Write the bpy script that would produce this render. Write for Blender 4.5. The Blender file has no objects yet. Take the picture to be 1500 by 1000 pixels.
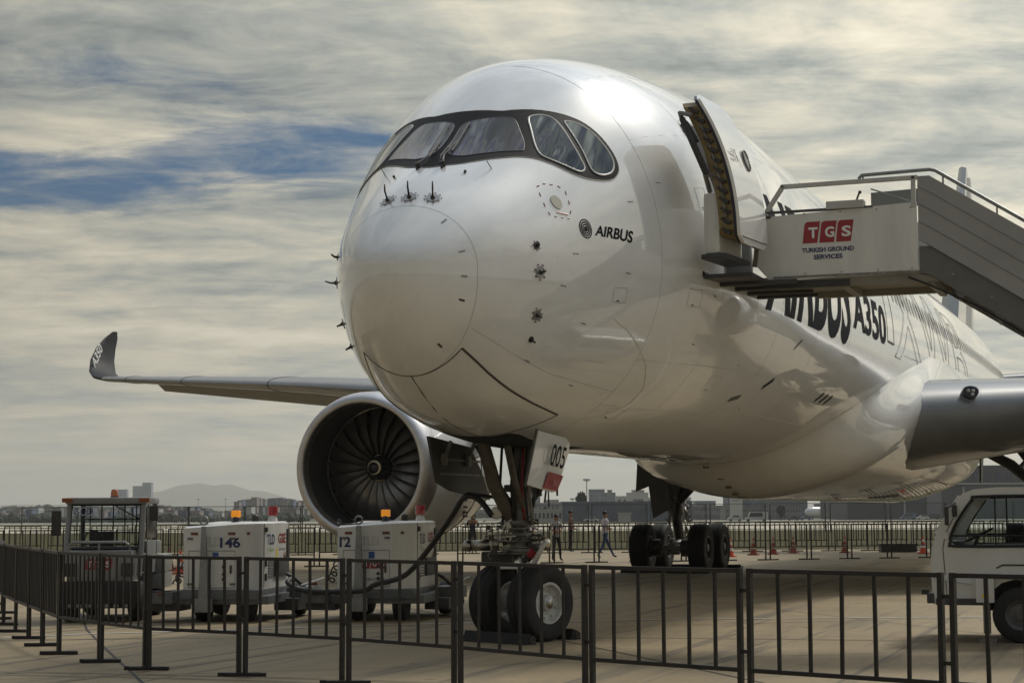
import bpy, bmesh, math, random
from math import sin, cos, pi, radians, sqrt
from mathutils import Vector, Matrix, geometry
random.seed(7)
C = bpy.context.scene
COL = C.collection

# ------------------------------------------------------------------ camera, sky, sun, exposure
CX, CY, CH, YAW, PIT, ROLL, FPX = -19.336, -8.668, 1.776, .3502, .09311, -.00504, 2665.2
cam = bpy.data.cameras.new('camera'); co = bpy.data.objects.new('camera', cam); COL.objects.link(co)
cam.sensor_width = 36; cam.lens = FPX/1500*36; cam.clip_start = .5; cam.clip_end = 40000
Fv = Vector((cos(YAW)*cos(PIT), sin(YAW)*cos(PIT), sin(PIT)))
Rv = Vector((sin(YAW), -cos(YAW), 0)); Uv = Rv.cross(Fv)
R2 = Rv*cos(ROLL)+Uv*sin(ROLL); U2 = -Rv*sin(ROLL)+Uv*cos(ROLL)
M = Matrix((R2, U2, -Fv)).transposed().to_4x4(); M.translation = Vector((CX, CY, CH))
co.matrix_world = M; C.camera = co

SUN_EL, SUN_AZ = radians(47.6), radians(-21.4)          # azimuth measured from +X towards +Y
SD = Vector((cos(SUN_AZ)*cos(SUN_EL), sin(SUN_AZ)*cos(SUN_EL), sin(SUN_EL)))
sl = bpy.data.lights.new('sun', 'SUN'); sl.energy = 1.35; sl.angle = radians(12); sl.color = (1, .93, .80)
so = bpy.data.objects.new('sun', sl); COL.objects.link(so)
so.rotation_euler = SD.to_track_quat('Z', 'Y').to_euler()

W = bpy.data.worlds.new("World"); C.world = W; W.use_nodes = True
def sky_world():
    nt = W.node_tree; nt.nodes.clear(); N = nt.nodes.new; L = nt.links.new
    out = N('ShaderNodeOutputWorld'); bg = N('ShaderNodeBackground'); L(bg.outputs[0], out.inputs[0])
    sky = N('ShaderNodeTexSky'); sky.sky_type = 'NISHITA'; sky.sun_disc = False
    sky.sun_elevation = SUN_EL; sky.sun_rotation = radians(90)-SUN_AZ; sky.dust_density = 2.5; sky.altitude = 50
    tc = N('ShaderNodeTexCoord')
    def m(op, a, b=None, c=None, clamp=False):
        n = N('ShaderNodeMath'); n.operation = op; n.use_clamp = clamp
        for i, v in enumerate((a, b, c)):
            if v is None: continue
            if isinstance(v, (int, float)): n.inputs[i].default_value = v
            else: L(v, n.inputs[i])
        return n.outputs[0]
    def ss(v, a, b):
        n = N('ShaderNodeMapRange'); n.interpolation_type = 'SMOOTHSTEP'; L(v, n.inputs[0])
        n.inputs[1].default_value = a; n.inputs[2].default_value = b; return n.outputs[0]
    def mixc(f, a, b, t='MIX'):
        n = N('ShaderNodeMix'); n.data_type = 'RGBA'; n.blend_type = t
        if isinstance(f, (int, float)): n.inputs[0].default_value = f
        else: L(f, n.inputs[0])
        for i, v in ((6, a), (7, b)):
            if isinstance(v, tuple): n.inputs[i].default_value = v+(1,)
            else: L(v, n.inputs[i])
        return n.outputs[2]
    sep = N('ShaderNodeSeparateXYZ'); L(tc.outputs['Generated'], sep.inputs[0])
    x, y, z = sep.outputs
    zz = m('MAXIMUM', z, 0.0)
    q = m('ADD', zz, .10)
    # cloud-sheet coordinates, turned so that the streaks run across the view
    u = m('DIVIDE', m('ADD', m('MULTIPLY', x, cos(YAW)), m('MULTIPLY', y, sin(YAW))), q)
    v = m('DIVIDE', m('ADD', m('MULTIPLY', x, -sin(YAW)), m('MULTIPLY', y, cos(YAW))), q)
    def noise(sx, sy, off, scale, detail, rough, dist=0.0):
        cb = N('ShaderNodeCombineXYZ'); L(m('MULTIPLY', u, sx), cb.inputs[0]); L(m('MULTIPLY', v, sy), cb.inputs[1]); cb.inputs[2].default_value = off
        n = N('ShaderNodeTexNoise'); n.inputs['Scale'].default_value = scale; n.inputs['Detail'].default_value = detail
        n.inputs['Roughness'].default_value = rough; n.inputs['Distortion'].default_value = dist
        L(cb.outputs[0], n.inputs['Vector']); return n.outputs[0]
    big = noise(.7, .9, 3.7, .55, 6, .55, .6)
    mid = noise(1.0, .75, 11.3, 1.15, 10, .58, .8)
    fine = noise(1.2, .9, 5.1, 4.2, 10, .66, .35)
    streak = noise(1.5, .36, 21.0, 1.8, 10, .62, .45)
    # how much of the blue shows: gaps in the sheet, the widest one low over the starboard wing
    def spot(az, el, wa, we):
        dirv = Vector((cos(az)*cos(el), sin(az)*cos(el), sin(el)))
        side = Vector((-sin(az), cos(az), 0)); up = dirv.cross(side)*-1
        if up.z < 0: up = -up
        def dot(vec):
            n = N('ShaderNodeVectorMath'); n.operation = 'DOT_PRODUCT'; L(tc.outputs['Generated'], n.inputs[0]); n.inputs[1].default_value = vec; return n.outputs['Value']
        a = m('DIVIDE', dot(side), sin(wa)); b = m('DIVIDE', dot(up), sin(we)); c = m('LESS_THAN', 0.0, dot(dirv))
        r = m('ADD', m('MULTIPLY', a, a), m('MULTIPLY', b, b))
        return m('MULTIPLY', m('POWER', 2.718, m('MULTIPLY', r, -1.0)), c)
    gap = m('ADD', spot(YAW+radians(7.2), radians(11.3), radians(4.4), radians(.85)), m('MULTIPLY', spot(YAW+radians(15), radians(10.2), radians(5), radians(1.0)), .85))
    gap = m('ADD', gap, m('MULTIPLY', spot(YAW+radians(17), radians(12.5), radians(9), radians(4.5)), .22))
    gap = m('ADD', gap, m('MULTIPLY', spot(YAW+radians(12.5), radians(13.6), radians(3.6), radians(.7)), .25))
    gap = m('ADD', gap, m('MULTIPLY', spot(YAW+radians(40), radians(18), radians(16), radians(3)), .6))
    gap = m('ADD', gap, m('MULTIPLY', spot(YAW+radians(150), radians(38), radians(30), radians(14)), .55))
    cov = m('ADD', m('MULTIPLY', big, .5), m('ADD', m('MULTIPLY', mid, .35), m('MULTIPLY', streak, .45)))   # about .65 on average
    cov = m('SUBTRACT', cov, m('MULTIPLY', gap, .40))
    cover = ss(m('ADD', cov, m('MULTIPLY', m('SUBTRACT', fine, .5), .34)), .30, .51)
    # cloud brightness
    sv = N('ShaderNodeVectorMath'); sv.operation = 'DOT_PRODUCT'; L(tc.outputs['Generated'], sv.inputs[0]); sv.inputs[1].default_value = SD
    cs = m('MAXIMUM', sv.outputs['Value'], 0.0)
    glow = m('ADD', m('MULTIPLY', m('POWER', cs, 60.0), .25), m('MULTIPLY', m('POWER', cs, 500.0), 1.0))
    wide = m('POWER', cs, 2.2)
    tex = m('ADD', m('MULTIPLY', mid, .50), m('ADD', m('MULTIPLY', fine, .34), m('MULTIPLY', streak, .38)))   # ~ .6
    lum = m('ADD', .185, m('MULTIPLY', wide, .66))
    lum = m('MULTIPLY', lum, m('MINIMUM', m('MAXIMUM', m('ADD', -1.30, m('MULTIPLY', tex, 3.75)), .30), 1.6))
    # the sheet thins towards the lit horizon and is darkest overhead to the left
    hz = m('POWER', m('SUBTRACT', 1.0, zz, None, True), 18.0)
    warm = mixc(ss(z, .22, .75), (1.04, .965, .765), (.86, .93, 1.0))
    shade = N('ShaderNodeVectorMath'); shade.operation = 'MULTIPLY'; L(warm, shade.inputs[0]); shade.inputs[1].default_value = (.80, .92, 1.08)
    warm = mixc(ss(tex, .50, .68), shade.outputs[0], warm)
    lumh = m('ADD', .20, m('MULTIPLY', m('POWER', cs, 1.6), 1.05))
    cl = N('ShaderNodeVectorMath'); cl.operation = 'SCALE'; L(warm, cl.inputs[0])
    lmix = N('ShaderNodeMix'); lmix.data_type = 'FLOAT'; L(m('MULTIPLY', hz, .9), lmix.inputs[0]); L(lum, lmix.inputs[2]); L(lumh, lmix.inputs[3])
    L(m('ADD', m('MAXIMUM', lmix.outputs[0], .04), glow), cl.inputs['Scale'])
    sk = N('ShaderNodeVectorMath'); sk.operation = 'MULTIPLY'; L(sky.outputs[0], sk.inputs[0]); sk.inputs[1].default_value = (.0065, .017, .028)
    veil = m('MULTIPLY', ss(m('ADD', m('MULTIPLY', fine, .6), m('MULTIPLY', streak, .4)), .40, .66), .62)
    cov2 = m('MAXIMUM', m('MAXIMUM', cover, veil), hz)
    col = mixc(m('MULTIPLY', cov2, .97), sk.outputs[0], cl.outputs[0])
    L(col, bg.inputs[0]); bg.inputs[1].default_value = 1.0
sky_world()
C.view_settings.view_transform = 'Standard'; C.view_settings.look = 'None'; C.view_settings.gamma = 1
C.view_settings.exposure = 0.5; C.view_settings.use_curve_mapping = False
C.render.engine = 'CYCLES'
C.cycles.max_bounces = 8; C.cycles.glossy_bounces = 4; C.cycles.transparent_max_bounces = 12; C.cycles.volume_bounces = 0

# ------------------------------------------------------------------ materials
MATS = {}
def mat(name, col=(.5, .5, .5), rough=.5, metal=0., coat=0., var=0., vscale=3., bump=0., bscale=40., spec=.5, emit=None, estr=1., streak=False, trans=0., alpha=1., col2=None, vrough=0., detail=5):
    if name in MATS: return MATS[name]
    m = bpy.data.materials.new(name); m.use_nodes = True; nt = m.node_tree; b = nt.nodes['Principled BSDF']
    b.inputs['Base Color'].default_value = (*col, 1); b.inputs['Roughness'].default_value = rough; b.inputs['Metallic'].default_value = metal
    b.inputs['Coat Weight'].default_value = coat; b.inputs['Coat Roughness'].default_value = .04; b.inputs['Specular IOR Level'].default_value = spec
    b.inputs['Transmission Weight'].default_value = trans; b.inputs['Alpha'].default_value = alpha
    if emit: b.inputs['Emission Color'].default_value = (*emit, 1); b.inputs['Emission Strength'].default_value = estr
    if var or bump or vrough:
        tc = nt.nodes.new('ShaderNodeTexCoord')
        mp = nt.nodes.new('ShaderNodeMapping'); nt.links.new(tc.outputs['Object'], mp.inputs[0])
        if streak: mp.inputs['Scale'].default_value = (1, 1, .18)
        n = nt.nodes.new('ShaderNodeTexNoise'); n.inputs['Scale'].default_value = vscale; n.inputs['Detail'].default_value = detail; n.inputs['Roughness'].default_value = .62
        nt.links.new(mp.outputs[0], n.inputs['Vector'])
        if var:
            r = nt.nodes.new('ShaderNodeMapRange'); r.inputs[1].default_value = .28; r.inputs[2].default_value = .72
            nt.links.new(n.outputs[0], r.inputs[0])
            mx = nt.nodes.new('ShaderNodeMix'); mx.data_type = 'RGBA'
            lo = col2 or tuple(c*(1-var) for c in col)
            mx.inputs[6].default_value = (*lo, 1); mx.inputs[7].default_value = (*col, 1)
            nt.links.new(r.outputs[0], mx.inputs[0]); nt.links.new(mx.outputs[2], b.inputs['Base Color'])
        if vrough:
            r = nt.nodes.new('ShaderNodeMapRange'); r.inputs[3].default_value = rough; r.inputs[4].default_value = rough+vrough
            nt.links.new(n.outputs[0], r.inputs[0]); nt.links.new(r.outputs[0], b.inputs['Roughness'])
        if bump:
            n2 = nt.nodes.new('ShaderNodeTexNoise'); n2.inputs['Scale'].default_value = bscale; n2.inputs['Detail'].default_value = 4
            nt.links.new(tc.outputs['Object'], n2.inputs['Vector'])
            bp = nt.nodes.new('ShaderNodeBump'); bp.inputs['Strength'].default_value = bump; bp.inputs['Distance'].default_value = .02
            nt.links.new(n2.outputs[0], bp.inputs['Height']); nt.links.new(bp.outputs[0], b.inputs['Normal'])
    MATS[name] = m; return m

def paint_mat():
    m = mat('aircraft_white_paint', (.70, .715, .74), .38, coat=1.)
    nt = m.node_tree; b = nt.nodes['Principled BSDF']; N = nt.nodes.new; L = nt.links.new
    b.inputs['Coat Roughness'].default_value = .03; b.inputs['Coat IOR'].default_value = 1.85
    tc = N('ShaderNodeTexCoord'); mp = N('ShaderNodeMapping'); mp.inputs['Scale'].default_value = (.5, 1.5, 1.5); L(tc.outputs['Object'], mp.inputs[0])
    n = N('ShaderNodeTexNoise'); n.inputs['Scale'].default_value = 1.3; n.inputs['Detail'].default_value = 7; n.inputs['Roughness'].default_value = .65; L(mp.outputs[0], n.inputs['Vector'])
    r = N('ShaderNodeMapRange'); r.inputs[1].default_value = .35; r.inputs[2].default_value = .75; L(n.outputs[0], r.inputs[0])
    mx = N('ShaderNodeMix'); mx.data_type = 'RGBA'; mx.inputs[6].default_value = (.80, .80, .79, 1); mx.inputs[7].default_value = (.70, .695, .67, 1); L(r.outputs[0], mx.inputs[0])
    # specks of grime, thickest on the radome and belly
    n3 = N('ShaderNodeTexNoise'); n3.inputs['Scale'].default_value = 34; n3.inputs['Detail'].default_value = 2; L(tc.outputs['Object'], n3.inputs['Vector'])
    r3 = N('ShaderNodeMapRange'); r3.inputs[1].default_value = .745; r3.inputs[2].default_value = .80; L(n3.outputs[0], r3.inputs[0])
    mx2 = N('ShaderNodeMix'); mx2.data_type = 'RGBA'; mx2.inputs[7].default_value = (.22, .2, .17, 1); L(r3.outputs[0], mx2.inputs[0]); L(mx.outputs[2], mx2.inputs[6])
    L(mx2.outputs[2], b.inputs['Base Color'])
    n2 = N('ShaderNodeTexNoise'); n2.inputs['Scale'].default_value = .9; n2.inputs['Detail'].default_value = 2; L(mp.outputs[0], n2.inputs['Vector'])
    bp = N('ShaderNodeBump'); bp.inputs['Strength'].default_value = .10; bp.inputs['Distance'].default_value = .05; L(n2.outputs[0], bp.inputs['Height'])
    L(bp.outputs[0], b.inputs['Coat Normal'])
    return m
PAINT = paint_mat()
WING = mat('wing_grey_paint', (.20, .21, .22), .38, coat=.4, var=.25, vscale=1.5)
LIP = mat('bare_aluminium_lip', (.62, .6, .6), .32, metal=1., var=.25, vscale=2, vrough=.15)
CHROME = mat('winglet_metal', (.03, .03, .034), .55, spec=.15, var=.6, vscale=1.2, col2=(.012, .012, .015))
GREYP = mat('grey_gear_paint', (.26, .255, .24), .45, var=.45, vscale=9, col2=(.10, .095, .08))
STEEL = mat('worn_steel', (.48, .46, .43), .3, metal=1., var=.4, vscale=12)
DARKM = mat('dark_mechanism', (.045, .043, .04), .5, var=.5, vscale=8)
GOLD = mat('yellow_primer', (.30, .22, .09), .5, var=.5, vscale=9)
BLACKP = mat('black_window_mask', (.006, .0055, .007), .55, spec=.12, var=.35, vscale=10)
BLACKT = mat('black_lettering', (.008, .010, .017), .65, spec=.06)
SEAM = mat('panel_seam_dark', (.07, .065, .055), .6)
SEAML = mat('panel_seam_pale', (.45, .42, .37), .6)
RUBBER = mat('tyre_rubber', (.018, .018, .019), .75, var=.4, vscale=14, bump=.25, bscale=60)
RIMW = mat('white_wheel_rim', (.62, .62, .6), .4, var=.35, vscale=14)
RIMG = mat('grey_wheel_rim', (.12, .12, .12), .45, var=.4, vscale=14)
FAN = mat('fan_blade_titanium', (.30, .29, .28), .34, metal=.8, var=.3, vscale=5)
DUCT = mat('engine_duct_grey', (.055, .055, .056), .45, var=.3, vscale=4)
VOID = mat('opening_shade_black', (.008, .008, .009), .9)  # near-black colour that paints the shade inside openings
BARR = mat('barrier_black_paint', (.013, .014, .017), .48, spec=.35, var=.9, vscale=26, col2=(.028, .022, .018), bump=.25, bscale=90)
CAP = mat('equipment_white_paint', (.74, .74, .71), .38, coat=.25, var=.22, vscale=3, streak=True, bump=.03, bscale=30)
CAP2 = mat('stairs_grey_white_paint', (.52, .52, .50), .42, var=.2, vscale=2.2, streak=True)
TRG = mat('trailer_grey_paint', (.16, .17, .18), .5, var=.45, vscale=6)
DGREY = mat('dark_grey_paint', (.06, .062, .066), .5, var=.35, vscale=7)
GLASS = mat('vehicle_glass', (.9, .95, .95), .03, trans=1.)
GLASS.node_tree.nodes['Principled BSDF'].inputs['IOR'].default_value = 1.05
REDL = mat('red_lens', (.35, .02, .03), .2, coat=.8)
ORGL = mat('orange_lens', (.85, .28, .01), .25, coat=.6, emit=(1., .35, .02), estr=.25)
ORGD = mat('orange_marker_lens', (.25, .07, .02), .35)
CONEO = mat('cone_orange', (.75, .10, .03), .5, var=.3, vscale=12)
CONEW = mat('cone_white_band', (.75, .75, .72), .4)
TRED = mat('dark_red_print', (.30, .022, .03), .4)
TBLUE = mat('navy_print', (.02, .03, .13), .4)
TWHITE = mat('white_print', (.75, .75, .73), .4)
TGREEN = mat('green_print', (.25, .45, .05), .4)
TYEL = mat('yellow_print', (.75, .6, .03), .4)
TGREYW = mat('embossed_pale', (.52, .52, .5), .4)
GALV = mat('galvanised_steel', (.32, .33, .33), .45, metal=.6, var=.3, vscale=6)

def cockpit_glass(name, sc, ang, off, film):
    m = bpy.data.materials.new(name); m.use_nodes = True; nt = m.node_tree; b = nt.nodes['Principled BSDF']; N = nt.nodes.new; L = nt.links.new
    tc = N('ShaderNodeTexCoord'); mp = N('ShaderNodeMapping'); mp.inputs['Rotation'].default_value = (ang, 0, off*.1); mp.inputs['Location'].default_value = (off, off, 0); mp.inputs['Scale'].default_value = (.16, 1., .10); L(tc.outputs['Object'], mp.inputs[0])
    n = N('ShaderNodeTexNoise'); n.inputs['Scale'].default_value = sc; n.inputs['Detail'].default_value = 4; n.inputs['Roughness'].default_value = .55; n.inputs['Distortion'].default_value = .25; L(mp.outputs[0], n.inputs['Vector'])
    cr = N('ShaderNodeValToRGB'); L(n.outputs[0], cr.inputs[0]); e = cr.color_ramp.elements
    e[0].position = .36; e[0].color = (.006, .008, .010, 1); e[1].position = .66; e[1].color = (.30, .33, .30, 1)  # pale streaks put iridescent sheen and cloud reflections into the base colour
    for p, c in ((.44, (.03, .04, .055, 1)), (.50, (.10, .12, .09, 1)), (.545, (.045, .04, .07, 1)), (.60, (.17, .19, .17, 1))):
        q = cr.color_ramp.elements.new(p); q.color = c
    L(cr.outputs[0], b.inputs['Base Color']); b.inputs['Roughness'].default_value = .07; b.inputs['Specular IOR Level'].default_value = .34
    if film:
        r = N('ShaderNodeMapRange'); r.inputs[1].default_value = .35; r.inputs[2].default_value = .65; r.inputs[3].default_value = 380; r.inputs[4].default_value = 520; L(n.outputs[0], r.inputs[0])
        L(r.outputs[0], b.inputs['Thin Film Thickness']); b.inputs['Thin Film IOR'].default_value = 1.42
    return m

# ------------------------------------------------------------------ mesh helpers
class MB:
    def __init__(s): s.bm = bmesh.new()
    def _x(s, verts, M):
        if M is not None:
            for v in verts: v.co = M @ v.co
    def box(s, c, d, M=None, bev=0., rot=None):
        r = bmesh.ops.create_cube(s.bm, size=1); vs = r['verts']
        for v in vs: v.co = Vector((v.co.x*d[0], v.co.y*d[1], v.co.z*d[2]))
        if bev:
            es = list({e for v in vs for e in v.link_edges})
            rr = bmesh.ops.bevel(s.bm, geom=es, offset=bev, segments=2, affect='EDGES', profile=.7)
            vs = list({v for f in rr['faces'] for v in f.verts} | {v for v in vs if v.is_valid})
        if rot is not None:
            for v in vs: v.co = rot @ v.co
        for v in vs: v.co += Vector(c)
        s._x(vs, M); return s
    def ring(s, c, ax, ref, r, n):
        ax = ax.normalized(); u = ax.cross(ref)
        if u.length < 1e-5: u = ax.cross(Vector((1, 0, 0)))
        if u.length < 1e-5: u = ax.cross(Vector((0, 1, 0)))
        u.normalize(); w = ax.cross(u)
        return [s.bm.verts.new(c+u*(r*cos(2*pi*i/n))+w*(r*sin(2*pi*i/n))) for i in range(n)]
    def skin(s, rings, closed=True, caps=(True, True)):
        for a, b in zip(rings, rings[1:]):
            n = len(a)
            for i in range(n if closed else n-1):
                j = (i+1) % n
                try: s.bm.faces.new((a[i], a[j], b[j], b[i]))
                except ValueError: pass
        for k, r in ((0, rings[0]), (1, rings[-1])):
            if caps[k] and closed:
                try: s.bm.faces.new(r if k else r[::-1])
                except ValueError: pass
    def tube(s, pts, r, n=8, caps=(True, True), M=None):
        pts = [Vector(p) for p in pts]; rs = r if isinstance(r, (list, tuple)) else [r]*len(pts)
        rings = []
        for i, p in enumerate(pts):
            a = pts[max(i-1, 0)]; b = pts[min(i+1, len(pts)-1)]; t = (b-a)
            rings.append(s.ring(p, t, Vector((0, 0, 1)) if abs(t.normalized().z) < .95 else Vector((0, 1, 0)), rs[i], n))
        s.skin(rings, caps=caps); s._x([v for q in rings for v in q], M); return s
    def lathe(s, prof, o=(0, 0, 0), ax=(1, 0, 0), n=32, M=None, caps=(False, False)):
        ax = Vector(ax).normalized(); ref = Vector((0, 0, 1)) if abs(ax.z) < .9 else Vector((1, 0, 0))
        rings = [s.ring(Vector(o)+ax*a, ax, ref, max(r, 1e-4), n) for a, r in prof]
        s.skin(rings, caps=caps); s._x([v for q in rings for v in q], M); return s
    def prism(s, poly, f0, f1):                       # poly: 2-D points, f0/f1 map them onto the two faces
        a = [s.bm.verts.new(Vector(f0(*p))) for p in poly]; b = [s.bm.verts.new(Vector(f1(*p))) for p in poly]
        n = len(a)
        s.bm.faces.new(a); s.bm.faces.new(b[::-1])
        for i in range(n): s.bm.faces.new((a[i], b[i], b[(i+1) % n], a[(i+1) % n]))
        return s
    def poly(s, pts):
        s.bm.faces.new([s.bm.verts.new(Vector(p)) for p in pts]); return s
    def sphere(s, c, r, n=12, sc=(1, 1, 1)):
        rr = bmesh.ops.create_uvsphere(s.bm, u_segments=n, v_segments=max(6, n//2), radius=r)
        for v in rr['verts']: v.co = Vector((v.co.x*sc[0], v.co.y*sc[1], v.co.z*sc[2]))+Vector(c)
        return s
    def build(s, name, m, parent=None, smooth=False, angle=None, normals=True):
        if normals: bmesh.ops.recalc_face_normals(s.bm, faces=s.bm.faces[:])
        me = bpy.data.meshes.new(name); s.bm.to_mesh(me); s.bm.free()
        return link(name, me, m, parent, smooth, angle)
def link(name, me, m, parent=None, smooth=False, angle=None):
    if m is not None and not me.materials: me.materials.append(m)
    if smooth or angle:
        me.polygons.foreach_set('use_smooth', [True]*len(me.polygons))
        if angle: me.set_sharp_from_angle(angle=radians(angle))
    o = bpy.data.objects.new(name, me); COL.objects.link(o)
    if parent is not None: o.parent = parent
    return o
def tag(o, label=None, cat=None, group=None, kind=None):
    if label: o['label'] = label
    if cat: o['category'] = cat
    if group: o['group'] = group
    if kind: o['kind'] = kind
    return o
def empty(name, loc=(0, 0, 0), rz=0., label=None, cat=None, group=None):
    o = bpy.data.objects.new(name, None); COL.objects.link(o); o.location = loc; o.rotation_euler = (0, 0, rz)
    o.empty_display_size = .3; return tag(o, label, cat, group)
def kids(o): return [c for c in bpy.data.objects if c.parent == o]
def copy_tree(o, parent=None, tree=None):
    if tree is None:
        tree = {}
        for c in bpy.data.objects:
            if c.parent: tree.setdefault(c.parent.name, []).append(c)
    c = o.copy(); COL.objects.link(c)
    if parent is not None: c.parent = parent
    for k in tree.get(o.name, []): copy_tree(k, c, tree)
    return c
def G(d, l, z=0.):                                    # d metres out along the line of sight on the ground, l metres to the right of it
    return Vector((CX+d*cos(YAW)+l*sin(YAW), CY+d*sin(YAW)-l*cos(YAW), z))
def text_polys(s, size=1., extrude=0., bold=0., outline=0., res=3, spacing=1., shear=0.):
    cu = bpy.data.curves.new('lettering', 'FONT'); cu.body = s; cu.size = size; cu.resolution_u = res; cu.offset = bold
    cu.space_character = spacing; cu.shear = shear; cu.extrude = extrude
    if outline: cu.fill_mode = 'NONE'; cu.bevel_depth = outline; cu.bevel_resolution = 0
    o = bpy.data.objects.new('lettering', cu); COL.objects.link(o)
    dg = bpy.context.evaluated_depsgraph_get(); dg.update()
    me = bpy.data.meshes.new_from_object(o.evaluated_get(dg)); bpy.data.objects.remove(o); bpy.data.curves.remove(cu)
    return me
def text_on(name, s, m, parent, o, ux, uy, width=None, height=None, bold=0., spacing=1., shear=0., off=.004):
    """flat lettering: o = lower left corner, ux/uy = direction vectors"""
    me = text_polys(s, 1., bold=bold, spacing=spacing, shear=shear)
    xs = [v.co.x for v in me.vertices]; ys = [v.co.y for v in me.vertices]
    x0, x1, y0, y1 = min(xs), max(xs), min(ys), max(ys)
    ux = Vector(ux).normalized(); uy = Vector(uy).normalized(); n = ux.cross(uy)
    sx = width/(x1-x0) if width else None; sy = height/(y1-y0) if height else None
    sx = sx or sy; sy = sy or sx
    for v in me.vertices: v.co = Vector(o)+ux*((v.co.x-x0)*sx)+uy*((v.co.y-y0)*sy)+n*off
    return link(name, me, m, parent)

# ------------------------------------------------------------------ ground and airfield (structure)
def ground_z(d): return 0. if d < 170 else (-(d-170)*.0038 if d < 900 else -2.77)
def strip(name, d0, d1, w, m, dz=0., l0=None, l1=None, tilt=0., label=None):
    """a sheet across the line of sight, from distance d0 to d1"""
    mb = MB(); ds = sorted({d0, d1} | {q for q in (170, 300, 500, 900) if d0 < q < d1}); a, b = (l0 if l0 is not None else -w), (l1 if l1 is not None else w)
    rows = []
    for d in ds:
        rows.append([mb.bm.verts.new(G(d+tilt*q, q, ground_z(d)+dz)) for q in (a, (a+b)/2, b)])
    for r0, r1 in zip(rows, rows[1:]):
        for i in range(2): mb.bm.faces.new((r0[i], r0[i+1], r1[i+1], r1[i]))
    return tag(mb.build(name, m), kind='structure')
def concrete_mat():
    m = bpy.data.materials.new('apron_concrete'); m.use_nodes = True; nt = m.node_tree; b = nt.nodes['Principled BSDF']; N = nt.nodes.new; L = nt.links.new
    tc = N('ShaderNodeTexCoord')
    def noise(sc, det, rough, vec, dist=0):
        n = N('ShaderNodeTexNoise'); n.inputs['Scale'].default_value = sc; n.inputs['Detail'].default_value = det; n.inputs['Roughness'].default_value = rough; n.inputs['Distortion'].default_value = dist; L(vec, n.inputs['Vector']); return n.outputs[0]
    def mr(v, a, b_, c=0, d=1):
        r = N('ShaderNodeMapRange'); r.inputs[1].default_value = a; r.inputs[2].default_value = b_; r.inputs[3].default_value = c; r.inputs[4].default_value = d; L(v, r.inputs[0]); return r.outputs[0]
    def mix(f, a, c):
        x = N('ShaderNodeMix'); x.data_type = 'RGBA'; L(f, x.inputs[0])
        for i, v in ((6, a), (7, c)):
            if isinstance(v, tuple): x.inputs[i].default_value = v+(1,)
            else: L(v, x.inputs[i])
        return x.outputs[2]
    O = tc.outputs['Object']
    mp = N('ShaderNodeMapping'); mp.inputs['Rotation'].default_value = (0, 0, radians(-52)); mp.inputs['Scale'].default_value = (.25, 2.2, 1); L(O, mp.inputs[0])
    a = mix(mr(noise(.35, 6, .6, O), .35, .65), (.275, .205, .112), (.36, .275, .158))
    a = mix(mr(noise(1.2, 8, .7, mp.outputs[0], .5), .50, .72, 0, .55), a, (.12, .105, .08))       # streaky wear
    a = mix(mr(noise(14, 6, .7, O), .35, .7, 0, .35), a, (.15, .13, .095))
    a = mix(mr(noise(2.3, 3, .5, O), .66, .73, 0, .75), a, (.06, .05, .04))                          # drips of oil
    mp2 = N('ShaderNodeMapping'); mp2.inputs['Rotation'].default_value = (0, 0, radians(8)); mp2.inputs['Scale'].default_value = (.06, 1.4, 1); L(O, mp2.inputs[0])
    a = mix(mr(noise(1.0, 4, .6, mp2.outputs[0]), .56, .66, 0, .6), a, (.085, .075, .065))
    mp3 = N('ShaderNodeMapping'); mp3.inputs['Rotation'].default_value = (0, 0, radians(-38)); mp3.inputs['Scale'].default_value = (.10, 3.2, 1); L(O, mp3.inputs[0])
    a = mix(mr(noise(1.0, 2, .5, mp3.outputs[0], .3), .62, .66, 0, .55), a, (.07, .062, .052))
    a = mix(mr(noise(.9, 8, .75, O), .60, .66, 0, .35), a, (.44, .38, .27))         # rubber marks
    L(a, b.inputs['Base Color']); b.inputs['Roughness'].default_value = .78
    bp = N('ShaderNodeBump'); bp.inputs['Strength'].default_value = .35; bp.inputs['Distance'].default_value = .01; L(noise(55, 5, .7, O), bp.inputs['Height']); L(bp.outputs[0], b.inputs['Normal'])
    return m
CONC = concrete_mat()
GRASS = mat('dry_grass', (.095, .080, .032), .95, spec=.1, var=.6, vscale=.35, col2=(.040, .038, .017), bump=.5, bscale=3, detail=9)
TAXI = mat('pale_taxiway', (.55, .49, .37), .8, var=.25, vscale=.08)
TAXID = mat('dark_asphalt_strip', (.09, .085, .075), .85, var=.3, vscale=.1)
LINE = mat('white_line_paint', (.62, .61, .56), .6, var=.35, vscale=8)
JOINT = mat('joint_sealant', (.035, .033, .03), .7, var=.4, vscale=5)
strip('ground', -900, 12800, 7000, mat('far_ground', (.13, .125, .08), .9, var=.5, vscale=.004, col2=(.06, .065, .04)), -.03)
strip('apron', -60, 83, 130, CONC, 0.)
strip('grass', 83, 168, 260, GRASS, -.012)
strip('taxiway', 168, 262, 400, TAXI, -.006, tilt=-.05)
strip('grass', 262, 300, 400, GRASS, -.008, tilt=-.05)
strip('runway', 300, 372, 500, TAXI, -.004, tilt=-.05)
strip('grass', 372, 560, 500, GRASS, -.010)
strip('far_apron', 560, 900, 700, mat('far_apron_concrete', (.33, .31, .25), .8, var=.2, vscale=.03), -.006)

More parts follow.
